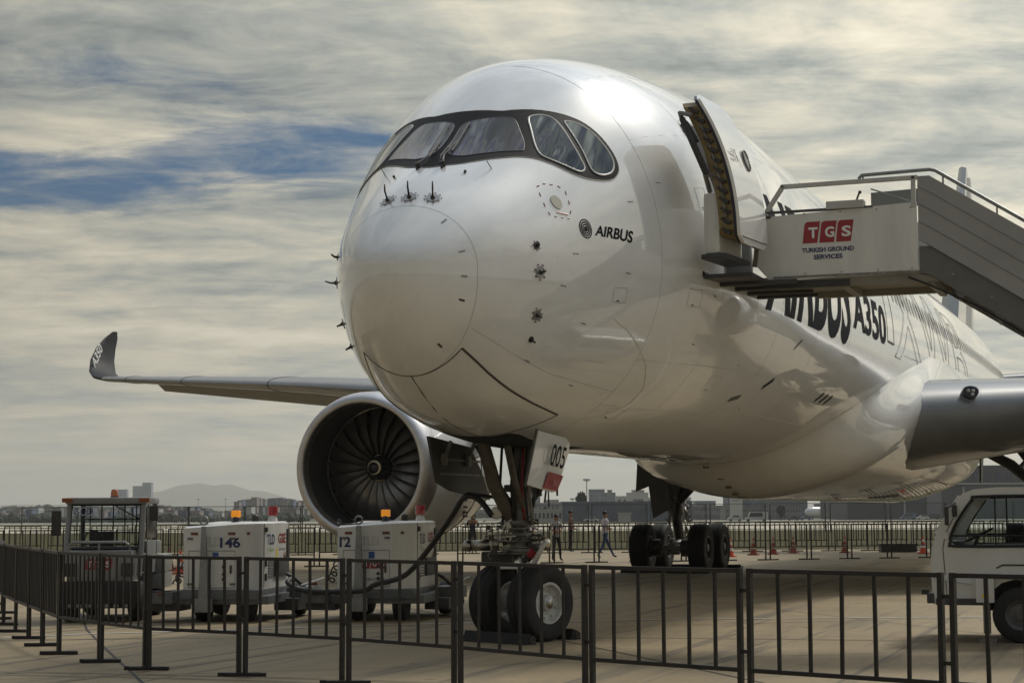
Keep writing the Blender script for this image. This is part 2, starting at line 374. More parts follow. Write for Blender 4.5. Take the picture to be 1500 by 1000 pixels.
def ribbon(name, pts, w, m, dz=.004):
    mb = MB(); L_, R_ = [], []
    for i, p in enumerate(pts):
        a = Vector(pts[max(i-1, 0)]); b = Vector(pts[min(i+1, len(pts)-1)]); t = (b-a).normalized(); n = Vector((-t.y, t.x))
        p = Vector(p); L_.append(mb.bm.verts.new((p.x+n.x*w/2, p.y+n.y*w/2, dz))); R_.append(mb.bm.verts.new((p.x-n.x*w/2, p.y-n.y*w/2, dz)))
    for i in range(len(pts)-1): mb.bm.faces.new((L_[i], L_[i+1], R_[i+1], R_[i]))
    return tag(mb.build(name, m), kind='structure')
ribbon('painted_line', [(-2.6, 9.6), (1.4, 8.1), (2.9, 7.29), (3.93, 6.75), (4.75, 5.85), (5.7, 4.75), (6.77, 3.7), (7.85, 2.5), (9.05, .72), (9.95, -.95), (10.75, -2.8), (11.55, -4.8), (12.6, -8), (13.6, -12)], .11, LINE, .008)
ribbon('pavement_joint', [(9.2, 10.1), (4.96, 7.19), (1.2, 4.4), (-2.46, 1.65), (-6, -1.0), (-12, -5.5)], .035, JOINT, .005)
JD = radians(36.8); jd = Vector((cos(JD), sin(JD))); jn = Vector((-sin(JD), cos(JD))); j0 = Vector((4.96, 7.19))
rj = random.Random(3)
for k in range(-8, 9):
    if k: a_ = j0+jn*(6.1*k); ribbon('pavement_joint', [tuple(a_-jd*45), tuple(a_+jd*70)], rj.uniform(.018, .032), JOINT, .005)
for k in range(-5, 12):
    a_ = Vector((-.34, .36))+jd*(6.1*k); ribbon('pavement_joint', [tuple(a_-jn*45), tuple(a_+jn*50)], rj.uniform(.018, .030), JOINT, .0055)
TM = mat('tyre_mark', (.15, .115, .07), .75, var=.4, vscale=1.2, col2=(.24, .185, .105))
for k, (x, y, az, rr) in enumerate(((-3, -6, 1.25, 22), (-2.6, -6.5, 1.25, 22), (6, -9, 1.5, 30), (1, 9, -.5, 26), (1.8, 9.4, -.5, 26), (-5, 3, -.2, 40), (9, 2, .9, 34))):
    P = [(x+rr*(sin(az+t*.05)-sin(az)), y-rr*(cos(az+t*.05)-cos(az))) for t in range(16)]
    ribbon('tyre_mark', P, .16, TM, .0025+.0003*k)

# ------------------------------------------------------------------ fuselage surface: P(X, phi)
KX = [0, .25, 1, 2, 3, 4, 5, 6.5, 8.5, 11, 46, 52, 58, 66.8]
KT = [-.736, -.314, .388, 1.074, 1.901, 2.596, 2.918, 3.193, 3.416, 3.60, 3.60, 3.3, 2.9, 2.2]
KB = [-.736, -1.489, -2.055, -2.466, -2.606, -2.687, -2.728, -2.723, -2.714, -2.714, -2.714, -2.1, -.7, 1.5]
KW = [0, .526, 1.053, 1.54, 1.942, 2.316, 2.652, 2.867, 2.964, 3.013, 3.013, 2.7, 1.9, .35]
ZC = 5.376; RXC, RXT = .7365, -.1031
def pchip(xk, yk):
    n = len(xk); h = [xk[i+1]-xk[i] for i in range(n-1)]; d = [(yk[i+1]-yk[i])/h[i] for i in range(n-1)]
    m = [0.]*n; m[0] = d[0]; m[-1] = d[-1]
    for i in range(1, n-1):
        if d[i-1]*d[i] > 0:
            w1 = 2*h[i]+h[i-1]; w2 = h[i]+2*h[i-1]; m[i] = (w1+w2)/(w1/d[i-1]+w2/d[i])
    def f(x):
        i = 0
        while i < n-2 and x > xk[i+1]: i += 1
        t = (x-xk[i])/h[i]
        return (2*t**3-3*t**2+1)*yk[i]+(t**3-2*t**2+t)*h[i]*m[i]+(-2*t**3+3*t**2)*yk[i+1]+(t**3-t**2)*h[i]*m[i+1]
    return f
SK = [sqrt(x) for x in KX]; DS = .02; NS = int(SK[-1]/DS)+2
def smooth_table(K):
    f = pchip(SK, K)
    def g(s):
        if s < 0: return 2*f(0.)-f(-s)
        if s > SK[-1]: return 2*f(SK[-1])-f(2*SK[-1]-s)
        return f(s)
    out = []
    for i in range(NS):
        s = i*DS; wsum = a = 0
        for k in range(-10, 11):
            w = math.exp(-(k/5.)**2); a += w*g(s+k*DS); wsum += w
        out.append(a/wsum)
    return out
TT, TB, TW = smooth_table(KT), smooth_table(KB), smooth_table(KW)
def lk(T, X):
    s = sqrt(max(X, 0))/DS; i = min(int(s), NS-2); t = s-i; return T[i]*(1-t)+T[i+1]*t
def zm_of(X, t, b):
    z = -.736*(1-X/9)**1.6 if X < 9 else 0.
    if X > 46: z += ((X-46)/20.8)**1.3*1.85
    return min(max(z, b+.02*(t-b)), t)
def SP(X, phi):                                        # phi in degrees: 0 port side, 90 crown, 180 starboard, -90 keel
    t, b, w = lk(TT, X), lk(TB, X), lk(TW, X); zm = zm_of(X, t, b); p = radians(phi)
    return Vector((X, -w*cos(p), ZC+zm+((t-zm) if sin(p) > 0 else (zm-b))*sin(p)))
def SN(X, phi):
    e = .01*max(X, .2); a = SP(X+e, phi)-SP(max(X-e, 1e-4), phi); b = SP(X, phi+.4)-SP(X, phi-.4)
    n = a.cross(b); 
    if n.length < 1e-9: return Vector((-1, 0, 0))
    n.normalize(); c = SP(X, phi)-Vector((X+1, 0, ZC))
    return n if n.dot(c) > 0 else -n
def SO(X, phi, off=0.): return SP(X, phi)+SN(X, phi)*off
def rx(phi): return RXC+RXT*sin(radians(phi))

plane = empty('airliner', (0, 0, 0), 0, 'huge white airliner with its front door open and 005 on the nose gear door', 'airliner')
NP = 160
def loft(name, Xs, xfun, m, caps=False):
    mb = MB(); rings = []
    for q in Xs: rings.append([mb.bm.verts.new(SP(xfun(q, 360*i/NP-90), 360*i/NP-90)) for i in range(NP)])
    mb.skin(rings, caps=(False, False))
    if caps:
        mb.bm.faces.new(rings[0][::-1])
    return mb.build(name, m, plane, smooth=True)
loft('radome', [.0004+(i/26.)**2*.9996 for i in range(27)], lambda q, ph: q*(rx(ph)-.0015), PAINT, caps=True)
xs = [0, .05, .12]+[.12+.09*i for i in range(1, 90)]+[8.5+.5*i for i in range(0, 76)]+[46.3+.6*i for i in range(0, 35)]
LAST = 66.75
fus = loft('fuselage', [x/LAST*1. for x in xs if x < LAST]+[1.], lambda q, ph: (lambda x, r: r+.003+x*(1-r/LAST*1.) if x < LAST else LAST)(q*LAST, rx(ph)), PAINT)
# groove behind the radome
mb = MB(); ra = [];rb = []
for i in range(NP):
    ph = 360*i/NP-90; ra.append(mb.bm.verts.new(SO(rx(ph)-.02, ph, -.012))); rb.append(mb.bm.verts.new(SO(rx(ph)+.02, ph, -.012)))
mb.skin([ra, rb], caps=(False, False)); mb.build('radome_joint', mat('radome_joint_grey', (.22, .22, .22), .6), plane, smooth=True)

def spline(pts, sub=4):
    out = []; n = len(pts)
    for i in range(n):
        p0, p1, p2, p3 = pts[i-1], pts[i], pts[(i+1) % n], pts[(i+2) % n]
        for k in range(sub):
            t = k/sub
            out.append(tuple(.5*((2*b)+(-a+c)*t+(2*a-5*b+4*c-d)*t*t+(-a+3*b-3*c+d)*t**3) for a, b, c, d in zip(p0, p1, p2, p3)))
    return out
def inside(p, poly):
    x, y = p; r = False; n = len(poly)
    for i in range(n):
        x1, y1 = poly[i]; x2, y2 = poly[(i+1) % n]
        if (y1 > y) != (y2 > y) and x < (x2-x1)*(y-y1)/(y2-y1)+x1: r = not r
    return r
K = .045                                              # degrees -> roughly metres
def patch(name, poly, m, off=.004, parent=None, step=.12, mirror=False, skirt=.02, holes=()):
    poly = [(x, p*K) for x, p in poly]
    pts = [Vector(p) for p in poly]; n = len(pts); edges = [(i, (i+1) % n) for i in range(n)]
    hs = []
    for h in holes:
        h = [(x, p*K) for x, p in h]; k = len(pts); pts += [Vector(p) for p in h]; edges += [(k+i, k+(i+1) % len(h)) for i in range(len(h))]; hs.append(h)
    x0, x1 = min(p[0] for p in poly), max(p[0] for p in poly); y0, y1 = min(p[1] for p in poly), max(p[1] for p in poly)
    x = x0+step/2
    while x < x1:
        y = y0+step/2
        while y < y1:
            if inside((x, y), poly) and not any(inside((x, y), h) for h in hs): pts.append(Vector((x, y)))
            y += step
        x += step
    v, e, f, *_ = geometry.delaunay_2d_cdt(pts, edges, [], 0, 1e-5)
    mb = MB(); bv = [mb.bm.verts.new(mir(SO(q.x, q.y/K, off), mirror)) for q in v]
    for t in f:
        c = sum((v[i] for i in t), Vector((0, 0)))/len(t)
        if inside(tuple(c), poly) and not any(inside(tuple(c), h) for h in hs): mb.bm.faces.new([bv[i] for i in t])
    be = [ed for ed in mb.bm.edges if len(ed.link_faces) == 1]
    if skirt:
        mp = {}
        for ed in be:
            for w in ed.verts:
                if w not in mp: mp[w] = mb.bm.verts.new(w.co-(w.co-Vector((w.co.x+.6, 0, ZC))).normalized()*skirt)
        for ed in be: mb.bm.faces.new((ed.verts[0], ed.verts[1], mp[ed.verts[1]], mp[ed.verts[0]]))
    for w in list(mb.bm.verts):
        if not w.link_faces: mb.bm.verts.remove(w)
    return mb.build(name, m, parent or plane, angle=50)
def mir(v, on): return Vector((v.x, -v.y, v.z)) if on else v
def line_on(name, pts, m, r=.008, off=.0, parent=None, mirror=False, closed=False, sub=6, flat=False):
    P = []
    rng = range(len(pts) if closed else len(pts)-1)
    for i in rng:
        a, b = pts[i], pts[(i+1) % len(pts)]
        for k in range(sub): P.append((a[0]+(b[0]-a[0])*k/sub, a[1]+(b[1]-a[1])*k/sub))
    if not closed: P.append(pts[-1])
    if closed: P.append(P[0])
    mb = MB(); L_ = []
    Q = [mir(SO(x, p, off), mirror) for x, p in P]; NN = [mir(SN(x, p), mirror) for x, p in P]
    A, B, Cc = [], [], []
    for i, q in enumerate(Q):
        a = Q[max(i-1, 0)]; b = Q[min(i+1, len(Q)-1)]
        if closed and i in (0, len(Q)-1): a, b = Q[-2], Q[1]
        t = (b-a).normalized(); s = NN[i].cross(t)
        A.append(mb.bm.verts.new(q+s*r+NN[i]*.001)); B.append(mb.bm.verts.new(q-s*r+NN[i]*.001)); Cc.append(mb.bm.verts.new(q+NN[i]*min(r*.5, .006)+NN[i]*.001))
    for i in range(len(Q)-1):
        mb.bm.faces.new((A[i], A[i+1], Cc[i+1], Cc[i])); mb.bm.faces.new((Cc[i], Cc[i+1], B[i+1], B[i]))
    return mb.build(name, m, parent or plane)

MASK = [(2.752, 76.8), (2.825, 72.3), (2.924, 67.8), (3.12, 59.4), (3.278, 52.6), (3.386, 47.1), (3.461, 40.5), (3.493, 33.8), (3.471, 29.6), (3.394, 27.2), (3.244, 26.1), (3.033, 27.2), (2.791, 30.4), (2.601, 35.2), (2.414, 43.3), (2.287, 49.2), (2.122, 55.3), (1.931, 61.2), (1.598, 73.1), (1.479, 82.6)]
W1 = [(2.40, 88.0), (2.50, 84.4), (2.62, 75.2), (2.68, 70.6), (2.66, 67.3), (2.527, 62.7), (2.396, 57.9), (2.291, 55.7), (2.245, 56.3), (2.042, 63.8), (1.919, 68.6), (1.756, 76.5), (1.734, 82.9), (1.80, 86.0), (1.95, 87.8), (2.2, 88.4)]
W2 = [(2.788, 63.4), (2.878, 63.3), (2.996, 60.1), (3.042, 56.0), (3.012, 51.3), (2.94, 44.0), (2.899, 37.8), (2.878, 34.4), (2.813, 33.2), (2.713, 34.6), (2.548, 40.6), (2.423, 46.8), (2.416, 50.3), (2.494, 54.5), (2.637, 59.2)]
W3 = [(3.118, 51.9), (3.173, 52.0), (3.285, 48.6), (3.363, 43.8), (3.408, 38.5), (3.427, 33.2), (3.388, 30.2), (3.282, 28.4), (3.116, 28.7), (2.995, 30.7), (2.965, 33.5), (3.01, 39.7), (3.059, 46.3)]
W1s, W2s, W3s = spline(W1, 3), spline(W2, 4), spline(W3, 4)
full = [(2.71, 90)]+MASK+[(1.43, 90)]+[(x, 180-p) for x, p in MASK[::-1]]
hs_ = spline(full, 3)
msk = patch('window_surround', hs_, BLACKP, .005, step=.1, skirt=.015)
line_on('mask_edge', hs_, SEAML, .006, .005, sub=1, closed=True, parent=msk)
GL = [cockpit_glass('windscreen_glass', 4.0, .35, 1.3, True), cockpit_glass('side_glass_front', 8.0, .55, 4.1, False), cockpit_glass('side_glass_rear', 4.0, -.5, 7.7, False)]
for mi in (False, True):
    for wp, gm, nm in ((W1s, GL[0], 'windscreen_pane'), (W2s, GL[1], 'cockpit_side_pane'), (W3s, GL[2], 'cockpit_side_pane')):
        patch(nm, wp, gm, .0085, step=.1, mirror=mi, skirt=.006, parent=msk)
        line_on('pane_trim', wp[::1], TWHITE if wp is not W1s else mat('grey_trim', (.2, .2, .2), .5), .012 if wp is not W1s else .006, .009, closed=True, sub=1, mirror=mi, parent=msk)
# wipers
for s in (-1, 1):
    mb = MB(); a = SO(1.47, 90+s*7.5, .02); b = SO(1.66, 90+s*4.2, .05); c = SO(2.05, 90+s*(5.2), .045); d = SO(2.42, 90+s*4.8, .035)
    mb.tube([a-Vector((0, 0, .02)), a+SN(1.47, 90)*.05], .03, 8); mb.tube([a+SN(1.47, 90)*.04, b, c], [.016, .014, .010], 6); mb.tube([SO(1.80, 90+s*5.8, .03), d], .014, 6)
    mb.tube([SO(1.5, 90+s*4.5, .02), SO(1.62, 90+s*3.2, .06), SO(2.0, 90+s*3.2, .05)], .010, 6)
    mb.build('wiper', DARKM, plane)
    mb = MB(); mb.tube([SO(1.7, 90+s*31, .0), SO(1.62, 90+s*29, .13)], .006, 5); mb.build('icing_probe', DARKM, plane)
for p in (82.5, 97.5, 68, 112):
    q = SO(1.42, p, 0); mb = MB(); mb.tube([q, q+SN(1.42, p)*.03], .018, 6); mb.build('rain_nozzle', DARKM, plane)

# probes and static ports
def disc_on(name, X, ph, r, m, off=.004, asp=1., parent=None, th=.006, n=24, mirror=False):
    c = SP(X, ph); N_ = SN(X, ph); u = (SP(X+.01, ph)-SP(X-.01, ph)).normalized(); w = N_.cross(u)
    mb = MB(); a = [mb.bm.verts.new(mir(c+u*(r*cos(2*pi*i/n))+w*(r*asp*sin(2*pi*i/n))+N_*(off+th), mirror)) for i in range(n)]
    b = [mb.bm.verts.new(mir(c+u*(r*cos(2*pi*i/n))+w*(r*asp*sin(2*pi*i/n))-N_*.02, mirror)) for i in range(n)]
    mb.skin([b, a], caps=(False, True)); return mb.build(name, m, parent or plane, angle=40)
def dashes(X, ph, r, n, m, ln=.4, parent=None, w=.008):
    c = SP(X, ph); N_ = SN(X, ph); u = (SP(X+.01, ph)-SP(X-.01, ph)).normalized(); v = N_.cross(u); mb = MB()
    for k in range(n):
        a0 = 2*pi*k/n; a1 = a0+2*pi/n*ln; q = [a0+(a1-a0)*t/3 for t in range(4)]
        for t0, t1 in zip(q, q[1:]):
            mb.poly([c+N_*.007+(u*cos(t)+v*sin(t))*rr for t, rr in ((t0, r-w), (t1, r-w), (t1, r+w), (t0, r+w))])
    return tag(mb.build('dashed_marking', m, parent or plane, normals=False), kind='stuff')
DISC = mat('probe_plate_metal', (.34, .34, .33), .35, metal=.7, var=.3, vscale=30)
for X, p in ((.80, 108.0), (.772, 89.6), (.80, 71.3)):
    pr = disc_on('probe_plate', X, p, .085, DISC); dashes(X, p, .105, 9, mat('dark_red_dash', (.12, .03, .04), .5), parent=pr)
    q = SP(X, p); nrm = SN(X, p); mb = MB(); mb.lathe([(0, .03), (.02, .026), (.03, .015)], q+nrm*.01, nrm, 12); mb.tube([q+nrm*.02, q+nrm*.09+Vector((-.0, 0, .05)), q+nrm*.09+Vector((0, 0, .13))], [.014, .012, .009], 8); mb.build('probe', DARKM, pr, smooth=True)
for X, p, r, kind in ((1.60, 8.1, .045, 'dark'), (1.645, -4.4, .075, 'long'), (1.70, -21.2, .066, 'vane'), (1.74, -31.2, .04, 'dark2')):
    for mi in (False, True):
        pr = disc_on('probe_plate', X, p, r, DISC if kind in ('long', 'vane') else DARKM, mirror=mi)
        if not mi and kind != 'dark2': dashes(X, p, r*1.28, 7, mat('dark_red_dash'), parent=pr)
        q = SP(X, p); nrm = SN(X, p); mb = MB(); mb.sphere(q+nrm*.012, r*.42, 10)
        L_ = {'dark': .04, 'long': .10, 'vane': .09, 'dark2': .08}[kind]
        if kind == 'long': mb.tube([q, q+nrm*.08, q+nrm*.105+Vector((-.10, 0, .012))], [.016, .011, .009], 8)
        elif kind == 'dark': mb.tube([q, q+nrm*.05, q+nrm*.06+Vector((-.05, 0, .02))], [.02, .014, .012], 8)
        else: mb.tube([q, q+nrm*L_+Vector((0, 0, -.015))], [.02, .010], 8)
        for v in mb.bm.verts: v.co = mir(v.co, mi)
        mb.build('probe', DARKM, pr, smooth=True)
sp_ = disc_on('static_port_plate', 2.135, 26.7, .085, mat('static_port_cream', (.5, .48, .38), .5, var=.1), asp=1.15)
dashes(2.135, 26.7, .087, 22, SEAM, .5, sp_, .003)
D13 = [(1.99, 37.3), (2.1, 37.2), (2.19, 35.3), (2.29, 33.1), (2.36, 29.5), (2.34, 25.2), (2.31, 20.9), (2.25, 17.8), (2.15, 18.9), (2.05, 20.2), (1.95, 21.9), (1.93, 26.6), (1.95, 32.1)]
for i in range(13):
    a, b = D13[i], D13[(i+1) % 13]
    line_on('warning_dash', [a, (a[0]+(b[0]-a[0])*.38, a[1]+(b[1]-a[1])*.38)], mat('red_dash', (.22, .03, .04), .5), .008, .002, sub=2, parent=sp_)
line_on('warning_text', [(2.07, 22.3), (2.24, 19.6)], mat('pale_red_print', (.55, .33, .3), .5), .012, .002, sub=4, parent=sp_)

# closed forward nose-gear doors: thin dark gaps
line_on('gear_door_gap', [(.87, -48.8), (1.4, -52.3), (2.0, -55.2), (2.6, -57.8), (3.33, -60.4)], SEAM, .016, 0)
line_on('gear_door_gap', [(.87, -131.2), (1.4, -127.7), (2.0, -124.8), (2.6, -122.2), (3.33, -119.6)], SEAM, .016, 0)
line_on('gear_door_gap', [(.84, -90), (3.05, -90)], SEAM, .010, 0)
line_on('gear_door_gap', [(3.33, -60.4), (3.12, -75), (3.05, -90), (3.12, -105), (3.33, -119.6)], SEAM, .012, 0)
line_on('gear_door_gap', [(.87, -48.8), (.85, -66), (.84, -90), (.85, -114), (.87, -131.2)], SEAM, .010, 0)
line_on('joint_and_reflection', [(7.6, -58), (8.3, -48.0), (19.0, -48.0)], SEAML, .012, 0, sub=14)
ARCPTS = [(3.13, -19.7), (3.48, -23.3), (3.85, -28.4), (4.23, -34.6), (4.57, -43.0), (4.62, -50.9), (4.29, -57.1), (3.74, -61.6)]
line_on('joint_and_reflection', ARCPTS, mat('pale_arc_reflection', (.72, .70, .64), .5), .011, 0, sub=6)  # pale arc painted on the hull in place of a curved reflection
line_on('joint_and_reflection', [(5.62, 60), (5.62, 20), (5.62, -30), (5.62, -80)], mat('faint_seam', (.38, .38, .37), .5), .004, 0, sub=10)
FS = mat('faint_seam')
for X in (3.95, 8.75, 11.6, 14.7): line_on('joint_and_reflection', [(X, 85), (X, 60), (X, 30), (X, 0), (X, -30), (X, -60), (X, -88)], FS, .0035, 0, sub=8)
for p in (62, 36, -33, -52): line_on('joint_and_reflection', [(3.95, p), (8.75, p), (19, p)], FS, .003, 0, sub=12)
line_on('joint_and_reflection', [(.86, -36), (2.4, -43), (3.95, -46)], FS, .003, 0, sub=10)
for X, p, w_, h_ in ((4.6, -14, .34, 5.5), (5.0, 14, .3, 6), (3.0, -14, .26, 5), (4.3, -58, .4, 5), (9.2, -47, .5, 5.5), (12.6, -40, .6, 5), (6.6, -42, .45, 6), (10.9, -60, .55, 4.5), (16.5, -42, .7, 5)):
    line_on('access_hatch', [(X, p), (X+w_, p), (X+w_, p+h_), (X, p+h_)], FS, .0035, 0, closed=True, sub=5)
    line_on('hatch_latch', [(X+w_*.3, p+.5), (X+w_*.5, p+.5)], SEAM, .008, .001, sub=2)
for X, p in ((2.0, -9), (2.5, -22), (3.4, 18), (4.1, 22), (2.2, 3), (3.2, -4), (5.3, -10), (5.1, -26), (2.9, -46), (1.8, -40), (7.4, -31)):
    line_on('stencil', [(X, p), (X+.10, p-.3)], mat('stencil_grey', (.25, .25, .26), .5), .009, .001, sub=2)
# pads on the radome edge
for X, p in ((.60, 12), (.62, -8), (.64, -22.5), (.66, -56), (.62, 48)):
    c = SP(X, p); line_on('radome_marking', [(X-.07, p), (X+.0, p)], SEAM if p < -10 else mat('grey_mark', (.3, .3, .3), .5), .014, .001, sub=2)
# small vents on the lower port side
for X, p in ((9.6, -35), (13.9, -34.6), (14.35, -34.6), (14.8, -34.6), (10.2, -19)):
    line_on('drain_vent', [(X, p-2), (X+.35, p+2)], VOID, .05 if p < -20 else .02, .001, sub=4)
line_on('vent_rim', [(8.4, -44), (8.8, -42)], SEAM, .05, .002)

# lettering wrapped round the hull
def wrap_text(name, s, m, f, size=1., bold=0., outline=0., spacing=1., parent=None, off=.006, grid=.12, shear=0., res=4):
    me = text_polys(s, size, bold=bold, outline=outline, spacing=spacing, shear=shear, res=res)
    bm = bmesh.new(); bm.from_mesh(me)
    xs_ = [v.co.x for v in bm.verts]; ys_ = [v.co.y for v in bm.verts]; x0, x1, y0, y1 = min(xs_), max(xs_), min(ys_), max(ys_)
    for ax, lo, hi in ((0, x0, x1), (1, y0, y1)):
        q = lo+grid
        while q < hi:
            nn = Vector((1, 0, 0)) if ax == 0 else Vector((0, 1, 0))
            bmesh.ops.bisect_plane(bm, geom=bm.verts[:]+bm.edges[:]+bm.faces[:], plane_co=nn*q, plane_no=nn); q += grid
    for v in bm.verts:
        X, p = f((v.co.x-x0)/(x1-x0), (v.co.y-y0)/(y1-y0)); v.co = SO(X, p, off+v.co.z)
    me2 = bpy.data.meshes.new(name); bm.to_mesh(me2); bm.free()
    return link(name, me2, m, parent or plane)
wrap_text('hull_lettering', 'AIRBUS', BLACKT, lambda a, b: (2.628+a*.70+b*.06, 9.1-a*3.9+b*3.55), bold=.02, grid=.2)
# round emblem: ring and swirl bands
def emblem(X0, p0, rX, rp):
    mb = MB()
    def pt(a, r): return SO(X0+rX*r*cos(a), p0+rp*r*sin(a)-(rX*r*cos(a))*5, .006)
    n = 40
    for k in range(n):
        a0, a1 = 2*pi*k/n, 2*pi*(k+1)/n; mb.poly([pt(a0, .88), pt(a1, .88), pt(a1, 1.), pt(a0, 1.)])
    for ring_, (r0, r1) in enumerate(((.62, .76), (.36, .50), (.0, .24))):
        for k in range(20):
            a0, a1 = pi*k/20+(0 if ring_ % 2 == 0 else 0), pi*(k+1)/20
            mb.poly([pt(a0, r0), pt(a1, r0), pt(a1, r1), pt(a0, r1)]); mb.poly([pt(a0+pi, r0*.9+.08), pt(a1+pi, r0*.9+.08), pt(a1+pi, r1*.9+.08), pt(a0+pi, r1*.9+.08)])
    return mb.build('round_emblem', BLACKT, plane, normals=False)
emblem(2.482, 12.3, .109, 3.9)
wrap_text('hull_lettering', 'AIRBUS', BLACKT, lambda a, b: (7.7+a*6.9, -12.0+b*35), bold=.03, grid=.12)
wrap_text('hull_lettering', 'A350', BLACKT, lambda a, b: (14.9+a*4.1, -4.0+b*14.0), bold=.03, grid=.12)
wrap_text('hull_lettering', 'XWB', mat('grey_outline_print', (.25, .25, .25), .4), lambda a, b: (20.3+a*14.5, -7.0+b*38), outline=.0042, grid=.06, off=.01)
line_on('door_outline', [(19.2, -1.5), (19.2, 24), (20.1, 24), (20.1, -1.5)], SEAM, .03, .001, closed=True, sub=8)
for k in range(70):
    X = 20.9+.56*k
    if X > 58: break
    a = 18.8
    mb = MB(); n = 10
    ring_ = [SO(X+.13*cos(2*pi*i/n), a+4.0*sin(2*pi*i/n), .007) for i in range(n)]
    mb.poly(ring_); mb.build('cabin_window', mat('cabin_window_glass', (.03, .032, .035), .1), fus, normals=False)

# ------------------------------------------------------------------ belly fairing, wings, fin
def sst(t): t = min(max(t, 0), 1); return t*t*(3-2*t)
mb = MB(); phs = [-182+ 4*i for i in range(47)]; rows = []
for i in range(56):
    row = []
    for ph in phs:
        q = abs(ph+90)/92.; X0 = 14.6+2.0*q**1.2+8.4*q**3.2; X1 = 47-5*q
        X = X0+(X1-X0)*(i/55.)
        h = .66-.12*q-.42*sst((q-.72)/.28)+.22*math.exp(-((q-.5)/.18)**2)
        row.append(mb.bm.verts.new(SO(X, ph, -.03+(h+.03)*sst((X-X0)/(4.6-1.5*q))*sst((X1-X)/7.))))
    rows.append(row)
for a, b in zip(rows, rows[1:]):
    for i in range(len(phs)-1): mb.bm.faces.new((a[i], a[i+1], b[i+1], b[i]))
fair = mb.build('belly_fairing', PAINT, plane, smooth=True)
mb = MB()
for k in range(34):                                   # sealant tabs along the keel joint of the fairing
    X = 15.4+.62*k; ph = -90
    p = SO(X, ph, .04+.56*sst((X-15.4)/3.)); mb.box(p, (.04, .12, .05), rot=Matrix.Rotation(.5, 3, 'Z'))
tag(mb.build('drain_tab', mat('sealant_brown', (.10, .075, .05), .7), fair), kind='stuff')

def foil(t, n=15):
    up, lo = [], []
    for i in range(n+1):
        x = (1-cos(pi*i/n))/2; y = 5*t*(.2969*sqrt(x)-.126*x-.3516*x*x+.2843*x**3-.1036*x**4)
        up.append((x, y*1.05)); lo.append((x, -y*.95))
    return up[::-1]+lo[1:]
def wing(name, secs, m, parent, sgn, trim=None, caps=(True, True)):
    mb = MB(); rings = []
    for (Y, X, c, z0, z1, t, cant) in secs:
        pts = foil(t); r = []
        for x, y in pts:
            zz = z0+(z1-z0)*x; ny, nz = -sin(cant), cos(cant)
            r.append(mb.bm.verts.new((X+c*x, sgn*(Y+y*c*ny), zz+y*c*nz)))
        rings.append(r)
    mb.skin(rings, caps=caps); return mb.build(name, m, parent, smooth=False, angle=45)
def sec(Y):
    T = [(2.2, 21.2, 13.2, 3.75, 3.6, .165), (6, 23.95, 10.9, 4.12, 4.1, .15), (10.5, 27.15, 8.8, 5.02, 5.25, .10), (17, 31.8, 6.4, 5.72, 6.1, .088), (24, 36.8, 4.5, 6.38, 6.65, .085), (30.5, 41.4, 2.5, 6.98, 7.08, .09)]
    for a, b in zip(T, T[1:]):
        if Y <= b[0]+1e-6:
            f = (Y-a[0])/(b[0]-a[0]); return (Y,)+tuple(a[i]+(b[i]-a[i])*f for i in range(1, 6))+(0.,)
SECS = [sec(y) for y in (2.2, 3.3, 4.5, 6, 8, 10.5, 13, 17, 20.5, 24, 27.5, 30.5)]
TIP = [sec(30.5), (31.35, 42.1, 2.15, 7.13, 7.16, .085, .25), (31.95, 42.75, 1.95, 7.42, 7.46, .08, .65), (32.35, 43.45, 1.75, 7.95, 8.0, .08, 1.1), (32.55, 44.15, 1.45, 8.5, 8.55, .075, 1.35), (32.62, 44.85, 1.0, 8.95, 9.0, .07, 1.45), (32.64, 45.5, .35, 9.28, 9.3, .06, 1.5)]
for sg in (1, -1):
    w = wing('wing', SECS, WING, plane, sg)
    wl = wing('winglet', TIP, CHROME, w, sg)
    if sg == 1:
        text_on('winglet_lettering', 'A350', mat('winglet_print', (.7, .7, .7), .4), wl, Vector((43.25, 32.02, 7.55)), Vector((1.15, .30, 1.05)), Vector((-.75, .0, .85)), width=1.25, height=.42, bold=.02, off=.03)
    # drooped ailerons and the trailing-edge wedge by the engine
    for (ya, yb, dr) in ((17.0, 28.8, .62), (11.6, 13.0, .45)):
        mb = MB(); r = []
        for y in (ya, yb):
            s = sec(y); X = s[1]+s[2]*.82; z = s[3]+(s[4]-s[3])*.82; L_ = s[2]*.20
            r.append([mb.bm.verts.new(v) for v in ((X, sg*y, z+.03), (X+L_, sg*y, z-dr*s[2]/5+.02), (X+L_, sg*y, z-dr*s[2]/5), (X+.05, sg*y, z-.13))])
        mb.skin(r); mb.build('aileron' if ya > 15 else 'flap', mat('flap_dark_grey', (.20, .20, .19), .45, var=.2), w)
    for y in (7.3, 13.2, 19, 24.5, 28.6):             # gaps between the leading-edge slats
        s = sec(y); mb = MB(); P = []
        for x, yy in foil(s[5])[8:23]: P.append((s[1]+s[2]*x-.006, sg*y, s[3]+(s[4]-s[3])*x+yy*s[2]*1.004))
        mb.tube(P, .016, 5); mb.build('slat_gap', SEAM, w)
